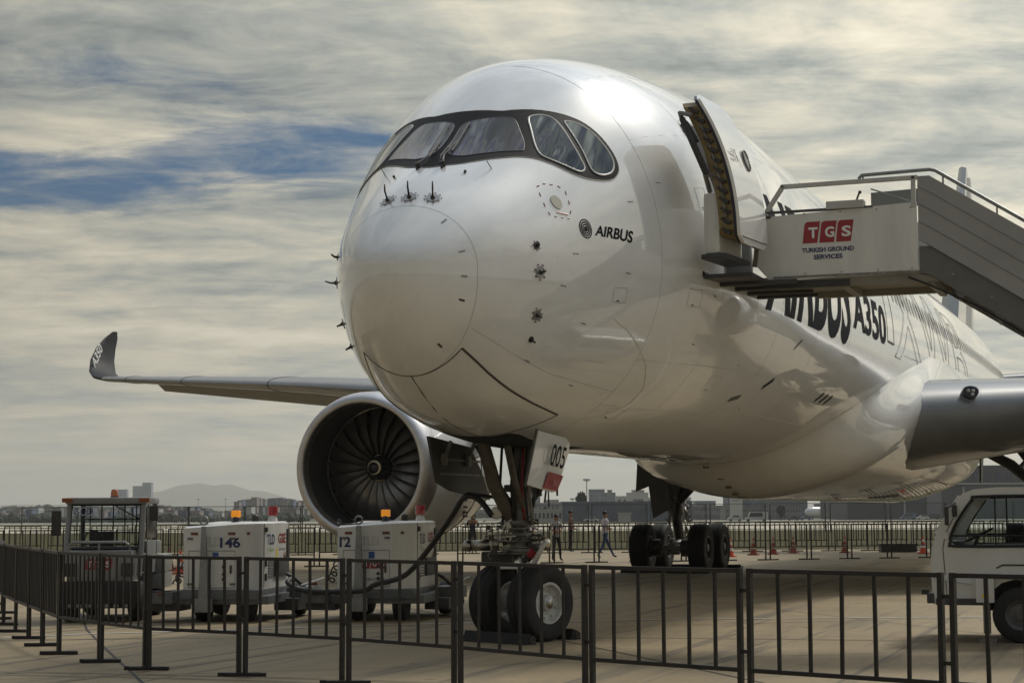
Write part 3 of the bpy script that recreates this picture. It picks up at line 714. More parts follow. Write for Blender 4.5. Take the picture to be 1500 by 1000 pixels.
# landing light in the port wing root
s = sec(4.30); c = Vector((s[1]+.10, -4.30, s[3]+.42)); nrm = Vector((-.86, -.33, .30)).normalized()
u = Vector((0, 0, 1)).cross(nrm).normalized(); v = nrm.cross(u)
mb = MB(); q = [mb.bm.verts.new(c+nrm*.07+u*(.185*cos(a)*(1+.12*sin(a)))+v*(.145*sin(a)+.02)) for a in [2*pi*i/20 for i in range(20)]]
q2 = [mb.bm.verts.new(w_.co-nrm*.25) for w_ in q]; mb.skin([q2, q], caps=(False, True)); ll = mb.build('landing_light', mat('lamp_window_dark', (.02, .02, .022), .12), plane, angle=40)
for dx, dz in ((-.055, .045), (.055, .045), (.03, -.045)):
    mb = MB(); mb.lathe([(.0, .042), (.02, .038), (.012, .0)], c+nrm*.07+u*dx+v*dz, nrm, 14); mb.build('lamp_reflector', STEEL, ll, smooth=True)
mb = MB()
for i in range(30):
    a = 2*pi*i/30; mb.box(c+nrm*.055+u*.225*cos(a)+v*.185*sin(a), (.014, .014, .014))
tag(mb.build('rivet', mat('pale_rivet', (.6, .6, .6), .4), ll), kind='stuff')
# fin, rudder and tailplanes
FIN = mat('fin_dark_blue_grey', (.045, .06, .09), .25, coat=.7, var=.3, vscale=.4); RUD = mat('rudder_pale', (.42, .42, .40), .35, coat=.4)
def fin(name, pts, y0, y1, m, parent=None):           # pts: (x, z) root-front, root-back, tip-back, tip-front
    mb = MB(); f = [(pts[0], y0), (pts[1], y0*.25), (pts[2], y1*.25), (pts[3], y1)]
    a = [mb.bm.verts.new((p[0], y, p[1])) for p, y in f]; b = [mb.bm.verts.new((p[0], -y, p[1])) for p, y in f]
    mid = [mb.bm.verts.new((pts[0][0]-.9, 0, pts[0][1])), mb.bm.verts.new((pts[3][0]-.35, 0, pts[3][1]))]
    for fc in ((a[0], a[1], a[2], a[3]), (b[3], b[2], b[1], b[0]), (a[1], b[1], b[2], a[2]), (a[3], a[2], b[2], b[3], mid[1]), (mid[0], a[0], a[3], mid[1]), (b[0], mid[0], mid[1], b[3]), (a[0], mid[0], b[0], b[1], a[1])): mb.bm.faces.new(fc)
    return mb.build(name, m, parent or plane)
tf = fin('tail_fin', [(55.4, 8.0), (62.4, 8.0), (65.6, 17.1), (63.8, 17.1)], .42, .16, FIN)
fin('rudder', [(63.35, 8.0), (65.9, 8.4), (67.3, 17.0), (66.0, 17.0)], .22, .10, RUD, tf)
for sg in (1, -1): wing('tailplane', [(1.2, 58.2, 6.2, 7.1, 7.1, .1, 0), (9.3, 64.2, 2.4, 7.9, 7.9, .09, 0)], WING, plane, sg)

# ------------------------------------------------------------------ engines
EX, EY, EZ = 22.0, 10.48, 2.90
def engine(sg):
    e = empty('engine', (EX, sg*EY, EZ)); e.parent = plane
    MB().lathe([(.55, 1.915), (1.0, 1.95), (1.8, 1.98), (2.8, 1.95), (3.8, 1.84), (4.8, 1.66), (5.6, 1.48), (5.6, 1.42)], n=72).build('nacelle', PAINT, e, smooth=True)
    lip = [(.55, 1.912)]+[(.55-.55*sin(a)-.0, 1.66+.25*cos(a)) for a in [pi*i/20 for i in range(2, 10)]]+[(.0, 1.64), (.03, 1.60), (.10, 1.585), (.2, 1.57), (.3, 1.56)]
    MB().lathe(lip, n=72).build('intake_lip', LIP, e, smooth=True)
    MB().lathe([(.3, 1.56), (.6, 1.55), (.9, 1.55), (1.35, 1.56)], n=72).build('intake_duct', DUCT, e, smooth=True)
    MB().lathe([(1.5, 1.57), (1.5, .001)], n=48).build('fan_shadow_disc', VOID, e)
    MB().lathe([(.84, 1.555), (.88, 1.546)], n=72).build('duct_joint', SEAM, e)
    MB().lathe([(4.9, 1.1), (6.3, .85), (7.2, .68), (7.2, .3), (8.0, .02)], n=40).build('exhaust_core', LIP, e, smooth=True)
    MB().lathe([(.70, .0005), (.74, .07), (.86, .17), (1.05, .29), (1.25, .37), (1.4, .40)], n=40).build('spinner', mat('spinner_black', (.02, .02, .022), .3, coat=.4), e, smooth=True)
    SW = mat('spinner_white_spiral', (.80, .70, .48), .4)
    def spin_r(a): return .74+ (a**1.3)*.30
    for (r0, a0, a1, w) in ((.165, -.6, 5.2, .020), (.33, -2.0, 1.65, .020)):
        mb = MB(); A, B = [], []
        pr = [(.70, 0), (.74, .07), (.86, .17), (1.05, .29), (1.25, .37), (1.4, .40)]
        def xr(r):
            for p, q in zip(pr, pr[1:]):
                if r <= q[1]: return p[0]+(q[0]-p[0])*(r-p[1])/(q[1]-p[1])-.012
            return 1.4
        for i in range(30):
            a = a0+(a1-a0)*i/29; ww = w*max(.35, sin(pi*i/29)**.5); cy = .02 if r0 > .2 else 0
            for L_, r in ((A, r0-ww), (B, r0+ww)): L_.append(mb.bm.verts.new((xr(r)-.004, sg*0+r*cos(a)-cy, r*sin(a))))
        for i in range(29): mb.bm.faces.new((A[i], A[i+1], B[i+1], B[i]))
        mb.build('white_spiral', SW, e, normals=False)
    mb = MB(); rows = []
    for i in range(13):
        f = i/12.; r = .36+1.18*f; tw = radians(28+38*f); ch = .36+.24*sin(pi*min(1, f*.8+.1)); sweep = .10*sin(pi*f*1.2)-.12*f*f; lean = -.16*f*f
        row = []
        for k in range(5):
            s = (k/4.-.5)*ch; camb = .05*(1-(2*k/4.-1)**2)
            x = 1.28+s*cos(tw)*.75+sweep*-1; t = s*sin(tw)+camb
            an = t/r+lean; row.append(mb.bm.verts.new((x, r*sin(an), r*cos(an))))
        rows.append(row)
    for a, b in zip(rows, rows[1:]):
        for k in range(4): mb.bm.faces.new((a[k], a[k+1], b[k+1], b[k]))
    bl = mb.build('fan_blade', FAN, e, smooth=True)
    for k in range(1, 22):
        c_ = bl.copy(); COL.objects.link(c_); c_.rotation_euler = (2*pi*k/22, 0, 0)
    # latches and marks on the cowl flank that faces the camera
    mb = MB()
    for dx, a in ((2.6, -25), (2.9, -31), (3.15, -36), (3.3, -18), (3.4, -40)):
        r = 1.975-.02*(dx-1.8)**2; q = radians(a); mb.box((dx, -sg*1*r*cos(q), r*sin(q)), (.22, .05, .05))
    mb.build('cowl_latch', SEAM, e)
    mb = MB(); mb.tube([(3.6, -sg*(1.87*cos(radians(a))), 1.87*sin(radians(a))) for a in range(-75, 76, 10)], .012, 5); mb.build('cowl_gap', SEAM, e)
    for a in (-38, 42, 130, -130):
        q = radians(a); mb = MB(); mb.tube([(x, r*cos(q), r*sin(q)) for x, r in ((.55, 1.913), (.3, 1.885), (.1, 1.79), (.0, 1.66), (.1, 1.565), (.4, 1.515))], .006, 4); mb.build('lip_joint', SEAM, e)
    mb = MB(); mb.prism([(2.2, 1.85), (9.2, 1.95), (9.2, 1.0), (5.4, .9), (4.2, 1.3)], lambda x, z: (x, -.28, z), lambda x, z: (x, .28, z)); mb.build('pylon', PAINT, e)
    return e
engine(1); engine(-1)

# ------------------------------------------------------------------ landing gear
def wheel(par, c, ax, R, w, rimm, rr, n=44):
    ax = Vector(ax).normalized(); h = w/2
    prof = [(-h*.80, rr), (-h*.94, rr+.05), (-h, R*.80), (-h*.93, R*.91), (-h*.72, R*.975), (-h*.45, R*.996)]
    gro = []
    for g in (-.28, 0, .28): gro += [((g-.05)*w*.9, R), ((g-.035)*w*.9, R-.012), ((g+.035)*w*.9, R-.012), ((g+.05)*w*.9, R)]
    prof = prof+gro+[(-a, r) for a, r in prof[::-1]]
    MB().lathe(prof, c, ax, n).build('tyre', RUBBER, par, angle=35)
    for s in (-1, 1):
        mb = MB(); mb.lathe([(s*h*.80, rr+.012), (s*h*.92, rr+.02), (s*h*.93, rr-.012), (s*h*.55, rr-.03), (s*h*.42, rr*.62), (s*h*.5, rr*.42), (s*h*.86, rr*.36), (s*h*.90, rr*.28), (s*h*.90, .001)], c, ax, 32)
        u = ax.orthogonal().normalized(); v = ax.cross(u)
        for k in range(9):
            a = 2*pi*k/9; p = Vector(c)+(u*cos(a)+v*sin(a))*rr*.78+ax*s*h*.50; mb.lathe([(0, .018), (.03, .018), (.03, .0)], p, ax*s, 8)
        mb.build('rim', rimm, par, angle=35)
ng = empty('nose_gear', (4.7, 0, 0)); ng.parent = plane
STA = radians(23); axv = Vector((-sin(STA), -cos(STA), 0))
for s in (1, -1): wheel(ng, tuple(Vector((0, 0, .525))+axv*(.36*s)), axv, .53, .40, RIMW, .265)
mb = MB(); mb.tube([(.05, 0, .525), (.02, 0, 1.0), (0, 0, 1.22)], [.09, .10, .115], 18); mb.build('piston', mat('chromed_piston', (.7, .68, .62), .18, metal=1.), ng, smooth=True)
mb = MB(); mb.tube([axv*-.55+Vector((0, 0, .525)), axv*.55+Vector((0, 0, .525))], .075, 16); mb.build('axle', STEEL, ng, smooth=True)
mb = MB(); mb.lathe([(0, .13), (.12, .15), (.2, .135), (.9, .14), (1.3, .15), (1.9, .13)], (0, 0, 1.2), (.06, 0, 1), 24); mb.box((0, 0, 1.24), (.42, .36, .05), bev=.015); mb.box((0, 0, 1.62), (.36, .34, .07), bev=.02); mb.box((.05, 0, 2.1), (.30, .42, .10), bev=.02); mb.build('strut', GREYP, ng, angle=40)
mb = MB(); mb.tube([(-.1, .13, 1.7), (-.45, .22, 2.15), (-.75, .30, 2.85)], [.085, .10, .08], 10); mb.tube([(-.1, -.10, 1.75), (-.40, -.06, 2.2), (-.62, 0, 2.85)], [.03, .05, .05], 10); mb.build('drag_brace', mat('brace_brown_grey', (.13, .11, .085), .5, var=.5, vscale=8), ng, angle=40)
mb = MB(); mb.tube([(.1, -.1, 1.85), (.2, -.35, 2.25), (.3, -.62, 2.75)], .035, 8); mb.tube([(.1, .1, 1.75), (.2, .5, 2.3), (.3, .75, 2.72)], .045, 8); mb.tube([(.05, .15, 1.95), (.0, .8, 2.03)], .025, 8); mb.tube([(.2, .0, 1.9), (.9, .0, 2.7)], .06, 10); mb.build('side_brace', DARKM, ng, angle=40)
for yy, rr_, mt in ((.03, .022, DARKM), (-.12, .018, TRED), (-.17, .018, DARKM), (-.23, .024, GREYP), (.20, .02, DARKM)):
    mb = MB(); mb.tube([(-.15, yy, 1.6), (-.2, yy+.03, 2.1), (-.22, yy-.02, 2.8)], rr_, 7); mb.build('hydraulic_pipe', mt, ng, smooth=True)
mb = MB(); mb.box((.25, -.20, 2.50), (.4, .30, .50), bev=.02); mb.box((.3, .12, 2.5), (.25, .22, .4), bev=.01); mb.build('equipment_box', mat('bay_green_grey', (.09, .09, .075), .6, var=.4, vscale=6), ng)
for (x, y, z) in ((-.12, -.34, 2.52), (-.12, -.51, 2.55), (-.12, -.44, 2.38), (-.1, -.55, 2.2)):
    mb = MB(); mb.lathe([(0, .02), (.03, .045), (.05, .052), (.055, .045), (.03, .0)], (x, y, z), (-1, -.25, 0), 16); mb.build('pressure_fitting', STEEL, ng, smooth=True)
for (y, z, r) in ((.27, 1.76, .088), (.12, 1.575, .062)):
    lamp = MB().lathe([(.10, .03), (.08, r*.8), (0, r), (-.012, r)], (-.22, y, z), (1, .2, 0), 24).build('taxi_light', STEEL, ng, smooth=True)
    MB().lathe([(-.008, r*.92), (-.02, r*.6), (-.024, 0)], (-.22, y, z), (1, .2, 0), 24).build('lamp_lens', mat('lamp_lens', (.62, .60, .50), .08, coat=1.), lamp, smooth=True)
mb = MB()
mb.tube([(-.02, .70, 1.30), (-.02, .45, 1.32)], .075, 12); mb.sphere((-.02, .78, 1.30), .085, 12); mb.build('steering_actuator', STEEL, ng, smooth=True)
mb = MB(); mb.tube([(-.05, -.15, 1.34), (-.05, -.36, 1.34)], .062, 14); mb.build('steering_actuator', STEEL, ng, smooth=True)
MB().sphere((-.05, -.37, 1.34), .09, 14).build('actuator_end', mat('brushed_aluminium', (.72, .68, .58), .25, metal=1.), ng, smooth=True)
mb = MB()
for k in range(6): mb.box((-.08+.02*(k % 2), .08, 1.20+.085*k), (.30, .62-.05*k, .018), bev=.004)
mb.build('steering_collar', GREYP, ng)
rnd = random.Random(5)
mb = MB()
for k in range(46):
    y0 = rnd.uniform(-.3, .5); z0 = rnd.uniform(1.2, 1.75); x0 = rnd.uniform(-.28, .1); d = Vector((rnd.uniform(-.1, .1), rnd.uniform(-.22, .22), rnd.uniform(-.12, .16)))
    mb.tube([(x0, y0, z0), tuple(Vector((x0, y0, z0))+d*.5+Vector((-.05, 0, 0))), tuple(Vector((x0, y0, z0))+d)], rnd.uniform(.006, .014), 5)
tag(mb.build('pipework', STEEL, ng), kind='stuff')
mb = MB()
for k in range(34):
    mb.box((rnd.uniform(-.3, .1), rnd.uniform(-.28, .5), rnd.uniform(1.2, 1.72)), (rnd.uniform(.03, .09), rnd.uniform(.03, .09), rnd.uniform(.02, .07)), bev=.004)
for k in range(26):
    y0 = rnd.uniform(-.5, .2); x0 = rnd.uniform(-.2, .5); mb.tube([(x0, y0, rnd.uniform(1.8, 2.2)), (x0+.05, y0+rnd.uniform(-.1, .1), rnd.uniform(2.4, 2.85))], rnd.uniform(.008, .02), 5)
tag(mb.build('small_fitting', DARKM, ng), kind='stuff')
MB().box((.1, .36, 1.14), (.22, .46, .16), bev=.03).build('junction_box', DARKM, ng)
mb = MB(); mb.tube([(.02, .30, 1.12), (.02, .30, .86)], .035, 10); mb.box((.02, .3, .83), (.1, .12, .05)); mb.build('drain_leg', DARKM, ng)
WHITEM = mat('white_metal', (.62, .62, .62), .35, metal=.3)
mb = MB(); mb.tube([(-.12, -.02, 1.13), (-.2, -.22, .98), (-.28, -.42, 1.30), (-.25, -.47, 1.36)], [.03, .045, .04, .03], 8); mb.tube([(-.15, -.10, 1.16), (-.22, -.20, 1.05)], .03, 8); mb.box((-.05, .02, 1.0), (.3, .5, .035), bev=.01); mb.build('tow_fitting', WHITEM, ng, angle=40)
mb = MB(); mb.tube([(-.18, -.12, 1.08), (-.26, -.36, 1.30)], .06, 8); mb.build('torque_link', DARKM, ng); mb = MB(); mb.tube([(-.24, -.22, 1.17), (-.27, -.30, 1.25)], .055, 8); mb.build('red_tag', TRED, ng)
# black patch painted for the shade of the open bay, and its doors
bay = patch('bay_shade_patch', [(3.36, -77), (5.9, -79), (5.9, -90), (5.9, -104), (3.36, -110), (3.16, -102), (3.09, -90), (3.16, -78)], VOID, .004, skirt=0)
def slab(name, P, th, m, parent, nrm=None):
    P = [Vector(p) for p in P]; n = (P[1]-P[0]).cross(P[2]-P[0]).normalized() if nrm is None else Vector(nrm); mb = MB()
    a = [mb.bm.verts.new(p) for p in P]; b = [mb.bm.verts.new(p+n*th) for p in P]
    mb.bm.faces.new(a); mb.bm.faces.new(b[::-1])
    for i in range(len(P)): mb.bm.faces.new((a[i], b[i], b[(i+1) % len(P)], a[(i+1) % len(P)]))
    return mb.build(name, m, parent)
DP = [(2.98, -.88, 2.82), (4.05, -.90, 2.76), (4.20, -.90, 2.70), (4.22, -.88, 2.58), (3.93, -.80, 2.05), (3.85, -.79, 2.03), (2.80, -.78, 2.12)]
dr = slab('nose_gear_door', [DP[i] for i in range(7)], .035, PAINT, plane, (0, 1, 0))
ux = Vector((4.05-2.98, -.02, -.08)).normalized(); uy = Vector((.12, -.10, .66)).normalized()
text_on('door_number', '005', BLACKT, dr, Vector((3.37, -.875, 2.38)), ux, uy, width=.56, height=.30, bold=.01, off=.010)
slab('red_panel', [Vector((3.47, -.853, 2.30)), Vector((4.02, -.867, 2.25)), Vector((3.90, -.815, 2.045)), Vector((3.36, -.80, 2.078))], .004, TRED, dr)
text_on('small_print', 'No 5', mat('pink_print', (.5, .25, .22), .5), dr, Vector((3.62, -.848, 2.12)), ux, uy, width=.18, height=.09, off=.010)
mb = MB(); mb.tube([(2.96, -.86, 2.84), (2.78, -.76, 2.10)], .018, 6); mb.build('door_seal', SEAM, dr)
DS_ = [(3.5, .88, 2.80), (5.1, .9, 2.70), (5.55, .9, 2.35), (5.9, .9, 1.95), (4.35, .9, 2.07), (3.85, .9, 2.18), (3.7, .88, 2.4)]
d2 = slab('nose_gear_door', DS_, .04, mat('door_inner_dark', (.07, .068, .06), .55, var=.4, vscale=4), plane, (0, 1, 0))
for z in (2.3, 2.5):
    mb = MB(); mb.box((4.65, .885, z), (1.5, .03, .03)); mb.build('stiffener', GREYP, d2)
for x in (4.0, 4.9):
    mb = MB(); mb.tube([(x, .87, 2.5), (x+.1, .8, 2.75)], .03, 6); mb.box((x, .86, 2.5), (.12, .06, .16), bev=.01); mb.build('door_hinge', GREYP, d2)

def main_gear(sg):
    g = empty('main_gear', (33.4, sg*5.3, 0)); g.parent = plane
    for x in (-1.02, 1.02):
        for y in (-.87, .87): wheel(g, (x, y, .70), (0, 1, 0), .70, .52, RIMG, .34)
        mb = MB(); mb.tube([(x, -1.0, .70), (x, 1.0, .70)], .09, 14); mb.build('axle', GREYP, g, smooth=True)
        for y in (-.42, .42):
            mb = MB(); mb.lathe([(-.12, .2), (-.1, .25), (.1, .25), (.12, .2)], (x, y, .7), (0, 1, 0), 20, caps=(True, True)); mb.build('brake_pack', DARKM, g, angle=40)
    mb = MB(); mb.tube([(-1.1, 0, .70), (0, 0, .78), (1.1, 0, .70)], [.13, .19, .13], 14); mb.build('bogie_beam', GREYP, g, smooth=True)
    mb = MB(); mb.lathe([(0, .15), (.8, .15), (.85, .24), (1.6, .25), (1.65, .28), (2.6, .27), (3.4, .3)], (0, 0, .8), (0, sg*.14, 1), 24); mb.build('strut', GREYP, g, angle=35)
    mb = MB(); mb.tube([(0, sg*.1, 2.0), (-.5, -sg*1.0, 3.0), (-.8, -sg*1.9, 3.5)], [.13, .15, .12], 10); mb.tube([(0, sg*.1, 2.2), (.3, -sg*.6, 3.2), (.4, -sg*1.2, 4.0)], [.13, .15, .12], 10); mb.tube([(-.4, -sg*.8, 2.9), (.2, -sg*.5, 3.3)], .05, 8); mb.build('side_stay', DARKM, g, angle=35)
    mb = MB(); mb.tube([(-.3, 0, 1.0), (-.5, 0, 1.5), (-.25, 0, 2.0)], [.07, .09, .07], 8); mb.build('torque_link', DARKM, g)
    mb = MB()
    for k in range(26):
        z = rnd.uniform(.8, 2.1); s = rnd.choice((-1, 1)); mb.tube([(-.2, s*.2, z), (-.32, s*rnd.uniform(.22, .4), z-.12), (-.2, s*.25, z-.3)], rnd.uniform(.012, .026), 5)
    tag(mb.build('pipework', STEEL, g), kind='stuff')
    slab('gear_door', [(-.35, sg*.42, 3.9), (-.35, sg*1.15, 3.9), (-.35, sg*1.25, 2.35), (-.35, sg*.85, 2.5), (-.35, sg*.72, 1.55), (-.35, sg*.15, 1.85)], .05, mat('gear_door_grey', (.13, .13, .125), .5, var=.3, vscale=3), g)
    slab('hinged_door', [(-1.4, -sg*1.7, 3.55), (-.5, -sg*1.7, 3.6), (-.5, -sg*1.78, 2.55), (-.8, -sg*1.78, 2.5)], .05, GREYP, g)
    return g
main_gear(1); main_gear(-1)

# ------------------------------------------------------------------ front passenger door
cs = []
for i in range(25):
    z = 5.18+(7.25-5.18)*i/24; X = 6.2; lo, hi = -40., 89.
    for _ in range(40):
        mid_ = (lo+hi)/2
        if SP(X, mid_).z < z: lo = mid_
        else: hi = mid_
    cs.append((SP(X, lo).y, z))
DX0, DWID, DYAW = 4.34, 1.10, radians(7)
def doorpt(u, y, z, off=0.):                           # u: 0 forward edge .. 1 aft edge
    c_, s_ = cos(DYAW), sin(DYAW); dx = DWID*u
    return Vector((DX0+dx*c_+off*s_*-1, y-.40-dx*s_+.0-off*c_, z+.17))
def door_shell(name, m, u0, u1, z0, z1, off0, off1, parent, round_=0., n=24):
    mb = MB(); lay = []
    for off in (off0, off1):
        rows = []
        for i in range(n+1):
            f = i/n; z = z0+(z1-z0)*f
            k = (z-5.18)/(7.25-5.18)*24; k0 = min(max(int(k), 0), 23); y = cs[k0][0]+(cs[k0+1][0]-cs[k0][0])*(k-k0)
            e = min(z-z0, z1-z); ins = 0. if e >= round_ or round_ == 0 else (round_-sqrt(max(0, round_**2-(round_-e)**2)))/DWID
            rows.append([mb.bm.verts.new(doorpt(u, y, z, off)) for u in [u0+ins+(u1-u0-2*ins)*q/4 for q in range(5)]])
        lay.append(rows)
    for L_ in lay:
        for a, b in zip(L_, L_[1:]):
            for q in range(4): mb.bm.faces.new((a[q], a[q+1], b[q+1], b[q]))
    A, B = lay
    for q in (0, 4):
        for i in range(n): mb.bm.faces.new((A[i][q], A[i+1][q], B[i+1][q], B[i][q]))
    for i in (0, n):
        for q in range(4): mb.bm.faces.new((A[i][q], A[i][q+1], B[i][q+1], B[i][q]))
    return mb.build(name, m, parent, angle=40)
door = door_shell('front_door', PAINT, 0, 1, 5.18, 7.25, 0, .045, plane, .16)
door_shell('door_frame', mat('door_edge_dark', (.02, .018, .03), .5), .0, 1, 5.19, 7.24, -.045, -.001, door, .16)
door_shell('door_inner_structure', GOLD, .02, .97, 5.28, 7.15, -.26, -.046, door, .1)
for k in range(13):
    z = 5.32+.14*k; y = cs[min(int((z-5.18)/(2.07)*24), 23)][0]
    mb = MB(); p = doorpt(.0, y, z, -.13); mb.box(p, (.07, .10, .05), bev=.01, rot=Matrix.Rotation(.4, 3, 'X')); mb.box(doorpt(.01, y, z+.05, -.2), (.05, .05, .03)); mb.build('door_latch', DARKM, door)
mb = MB(); mb.tube([doorpt(.0, cs[i][0], cs[i][1], -.15) for i in range(4, 20)], .018, 6); mb.build('door_rod', GREYP, door)
mb = MB(); mb.box(doorpt(.5, -2.85, 5.48, -.42), (.9, .24, .84), bev=.07, rot=Matrix.Rotation(-DYAW, 3, 'Z')); mb.build('slide_pack', CAP, door)
mb = MB(); mb.box(doorpt(.5, -2.83, 5.02, -.36), (.98, .36, .07), bev=.02, rot=Matrix.Rotation(-DYAW, 3, 'Z')); mb.build('slide_pack_base', DGREY, door)
mb = MB(); mb.box(doorpt(.35, -2.72, 6.45, -.34), (.3, .16, .55), bev=.05, rot=Matrix.Rotation(-.25, 3, 'X') @ Matrix.Rotation(-DYAW, 3, 'Z')); mb.build('door_lining', mat('door_inner_dark'), door)
for zz, u in ((6.95, -.02), (6.1, .05)):
    yy = cs[int((zz-5.18)/2.07*24)][0]; mb = MB(); mb.tube([doorpt(u, yy, zz, -.22), doorpt(u-.10, yy, zz+.02, -.34), doorpt(u+.25, yy, zz-.15, -.42)], .035, 8); mb.build('door_hinge_arm', GREYP, door)
mb = MB(); mb.tube([doorpt(-.08, cs[20][0], 6.9, -.33), doorpt(-.10, cs[16][0], 6.55, -.33), doorpt(-.02, cs[11][0], 6.12, -.31)], .045, 8); mb.box(doorpt(-.05, cs[17][0], 6.7, -.36), (.08, .12, .34), bev=.03, rot=Matrix.Rotation(-.5, 3, 'X')); mb.build('door_guide_arm', DARKM, door)
mb = MB(); n = 20
zc_ = 6.42; yk = cs[int((zc_-5.18)/2.07*24)][0]; yk2 = cs[int((zc_+.1-5.18)/2.07*24)][0]; sl_ = (yk2-yk)/.1
q = [mb.bm.verts.new(doorpt(.72+.075*cos(2*pi*i/n), yk+sl_*.13*sin(2*pi*i/n), zc_+.13*sin(2*pi*i/n), .05)) for i in range(n)]; mb.bm.faces.new(q); dw = mb.build('door_window', mat('cabin_window_glass'), door)
mb = MB(); mb.tube([w_.co if False else doorpt(.72+.085*cos(2*pi*i/n), yk+sl_*.145*sin(2*pi*i/n), zc_+.145*sin(2*pi*i/n), .05) for i in range(n+1)], .012, 5, caps=(False, False)); mb.build('window_frame', GREYP, dw)
for u, z, h in ((.34, 6.33, .18), (.50, 6.30, .17)):
    y0 = cs[int((z-5.18)/2.07*24)][0]; y1 = cs[int((z+h-5.18)/2.07*24)][0]
    mb = MB(); mb.poly([doorpt(u-.012, y0, z, .049), doorpt(u+.012, y0, z, .049), doorpt(u+.012, y1, z+h, .049), doorpt(u-.012, y1, z+h, .049)]); mb.build('door_handle_mark', BLACKT, door)
for k in range(5):
    z = 6.47-.035*k; y0 = cs[int((z-5.18)/2.07*24)][0]; mb = MB(); mb.poly([doorpt(.13, y0, z, .049), doorpt(.27, y0, z, .049), doorpt(.27, y0+.004, z+.014, .049), doorpt(.13, y0+.004, z+.014, .049)]); mb.build('placard_line', mat('grey_mark'), door)
mb = MB(); mb.tube([doorpt(u, cs[1][0] if f else cs[1][0], 5.27, .05) for u, f in ((.08, 0), (.95, 1))], .012, 4); mb.build('scuff_plate', mat('grey_mark'), door)
patch('doorway_shade_patch', [(5.62, -4.0), (5.62, 38), (5.75, 41), (6.68, 41), (6.8, 38), (6.8, -4.0)], VOID, .006, skirt=0)  # flat black patch, paints the dark of the door opening on the hull
line_on('doorway_frame', [(5.62, -4.0), (5.62, 38), (5.75, 41), (6.68, 41), (6.8, 38), (6.8, -4.0)], GREYP, .04, .004, closed=True, sub=8)

# ------------------------------------------------------------------ passenger stairs on a truck
st = empty('stairs_truck', (6.0, -8.0, 0), 0, 'white truck-mounted passenger stairs raised to the front door of the airliner', 'stairs truck')
def sb(name, fn, m, par=st, angle=None, smooth=False):
    mb = MB(); fn(mb)
    for v in mb.bm.verts: v.co -= Vector((6.0, -8.0, 0))
    return mb.build(name, m, par, angle=angle, smooth=smooth)
XS = 5.6
def panel_fn(poly, x0, x1): return lambda mb: mb.prism(poly, lambda y, z: (x0, y, z), lambda y, z: (x1, y, z))
PN = [(-3.22, 5.17), (-3.30, 5.86), (-5.44, 5.95), (-5.44, 5.02), (-3.42, 4.94)]
sp = sb('side_panel', panel_fn(PN, XS, XS+.05), CAP)
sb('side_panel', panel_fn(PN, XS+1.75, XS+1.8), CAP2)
def rail(mb):
    for a, b in (((-3.30, 5.84), (-3.60, 6.28)), ((-3.60, 6.28), (-5.44, 6.29)), ((-5.40, 6.29), (-5.40, 5.9))):
        d = (Vector((0, *b))-Vector((0, *a))); L_ = d.length; m_ = Matrix.Rotation(math.atan2(d.z, d.y), 3, 'X')
        mb.box((XS+.025, (a[0]+b[0])/2, (a[1]+b[1])/2), (.07, L_+.05, .06), bev=.01, rot=m_)
sb('panel_rail', rail, CAP2)
sb('cap_strip', lambda mb: mb.box((XS+.03, -4.1, 5.925), (.08, 1.5, .03), bev=.005), mat('dark_slots', (.08, .08, .08), .6), sp)
sb('control_box', lambda mb: mb.box((XS+.05, -4.47, 5.97), (.2, .52, .11), bev=.015), CAP2)
sb('joystick', lambda mb: (mb.tube([(XS+.05, -4.62, 6.03), (XS+.05, -4.66, 6.13)], .014, 6), mb.sphere((XS+.05, -4.67, 6.14), .025, 8)), DARKM)
sb('side_infill', panel_fn([(-4.75, 5.95), (-4.75, 6.20), (-5.40, 6.22), (-5.40, 5.98)], XS+.5, XS+.53), mat('infill_grey', (.20, .20, .19), .5))
sb('diagonal_stay', lambda mb: mb.tube([(XS+.3, -4.78, 6.22), (XS+.3, -5.36, 6.0)], .012, 6), GALV)
sb('rubber_bumper', lambda mb: mb.tube([(XS+.02, -3.19, 5.17), (XS+.02, -3.27, 5.84)], .04, 10), mat('bumper_brown', (.13, .11, .075), .6))
sb('bumper_cap', lambda mb: mb.box((XS+.03, -3.33, 5.86), (.1, .2, .04), bev=.01), DGREY)
sb('platform', lambda mb: (mb.box((6.54, -4.45, 4.985), (1.72, 3.0, .07), bev=.01)), mat('platform_beige', (.27, .25, .21), .5, var=.2), angle=30)
sb('platform_nose', lambda mb: mb.prism([(4.93, -2.60), (7.4, -2.74), (7.4, -3.3), (4.93, -3.3)], lambda x, y: (x, y, 5.01), lambda x, y: (x, y, 4.95)), DGREY)
sb('contact_bumper', lambda mb: mb.tube([(4.9, -2.60, 5.02), (6.0, -2.70, 5.02), (7.4, -2.84, 5.02)], .045, 10), mat('tyre_rubber'))
for x in (5.5, 6.1, 6.7, 7.2): sb('platform_beam', lambda mb: mb.box((x, -3.25, 4.93), (.1, 1.1, .06), bev=.01), DGREY)
sb('extension_frame', lambda mb: (mb.box((5.72, -4.75, 4.91), (.10, 1.9, .10), bev=.01), mb.box((7.1, -4.75, 4.91), (.10, 1.9, .10), bev=.01), mb.box((6.4, -4.4, 4.90), (1.3, .12, .10), bev=.01), mb.box((6.4, -5.6, 4.88), (1.4, .1, .14), bev=.01)), mat('platform_beige'))
sb('lower_bracket', lambda mb: mb.box((XS+.08, -3.9, 4.90), (.1, 1.2, .10), bev=.01), DARKM)
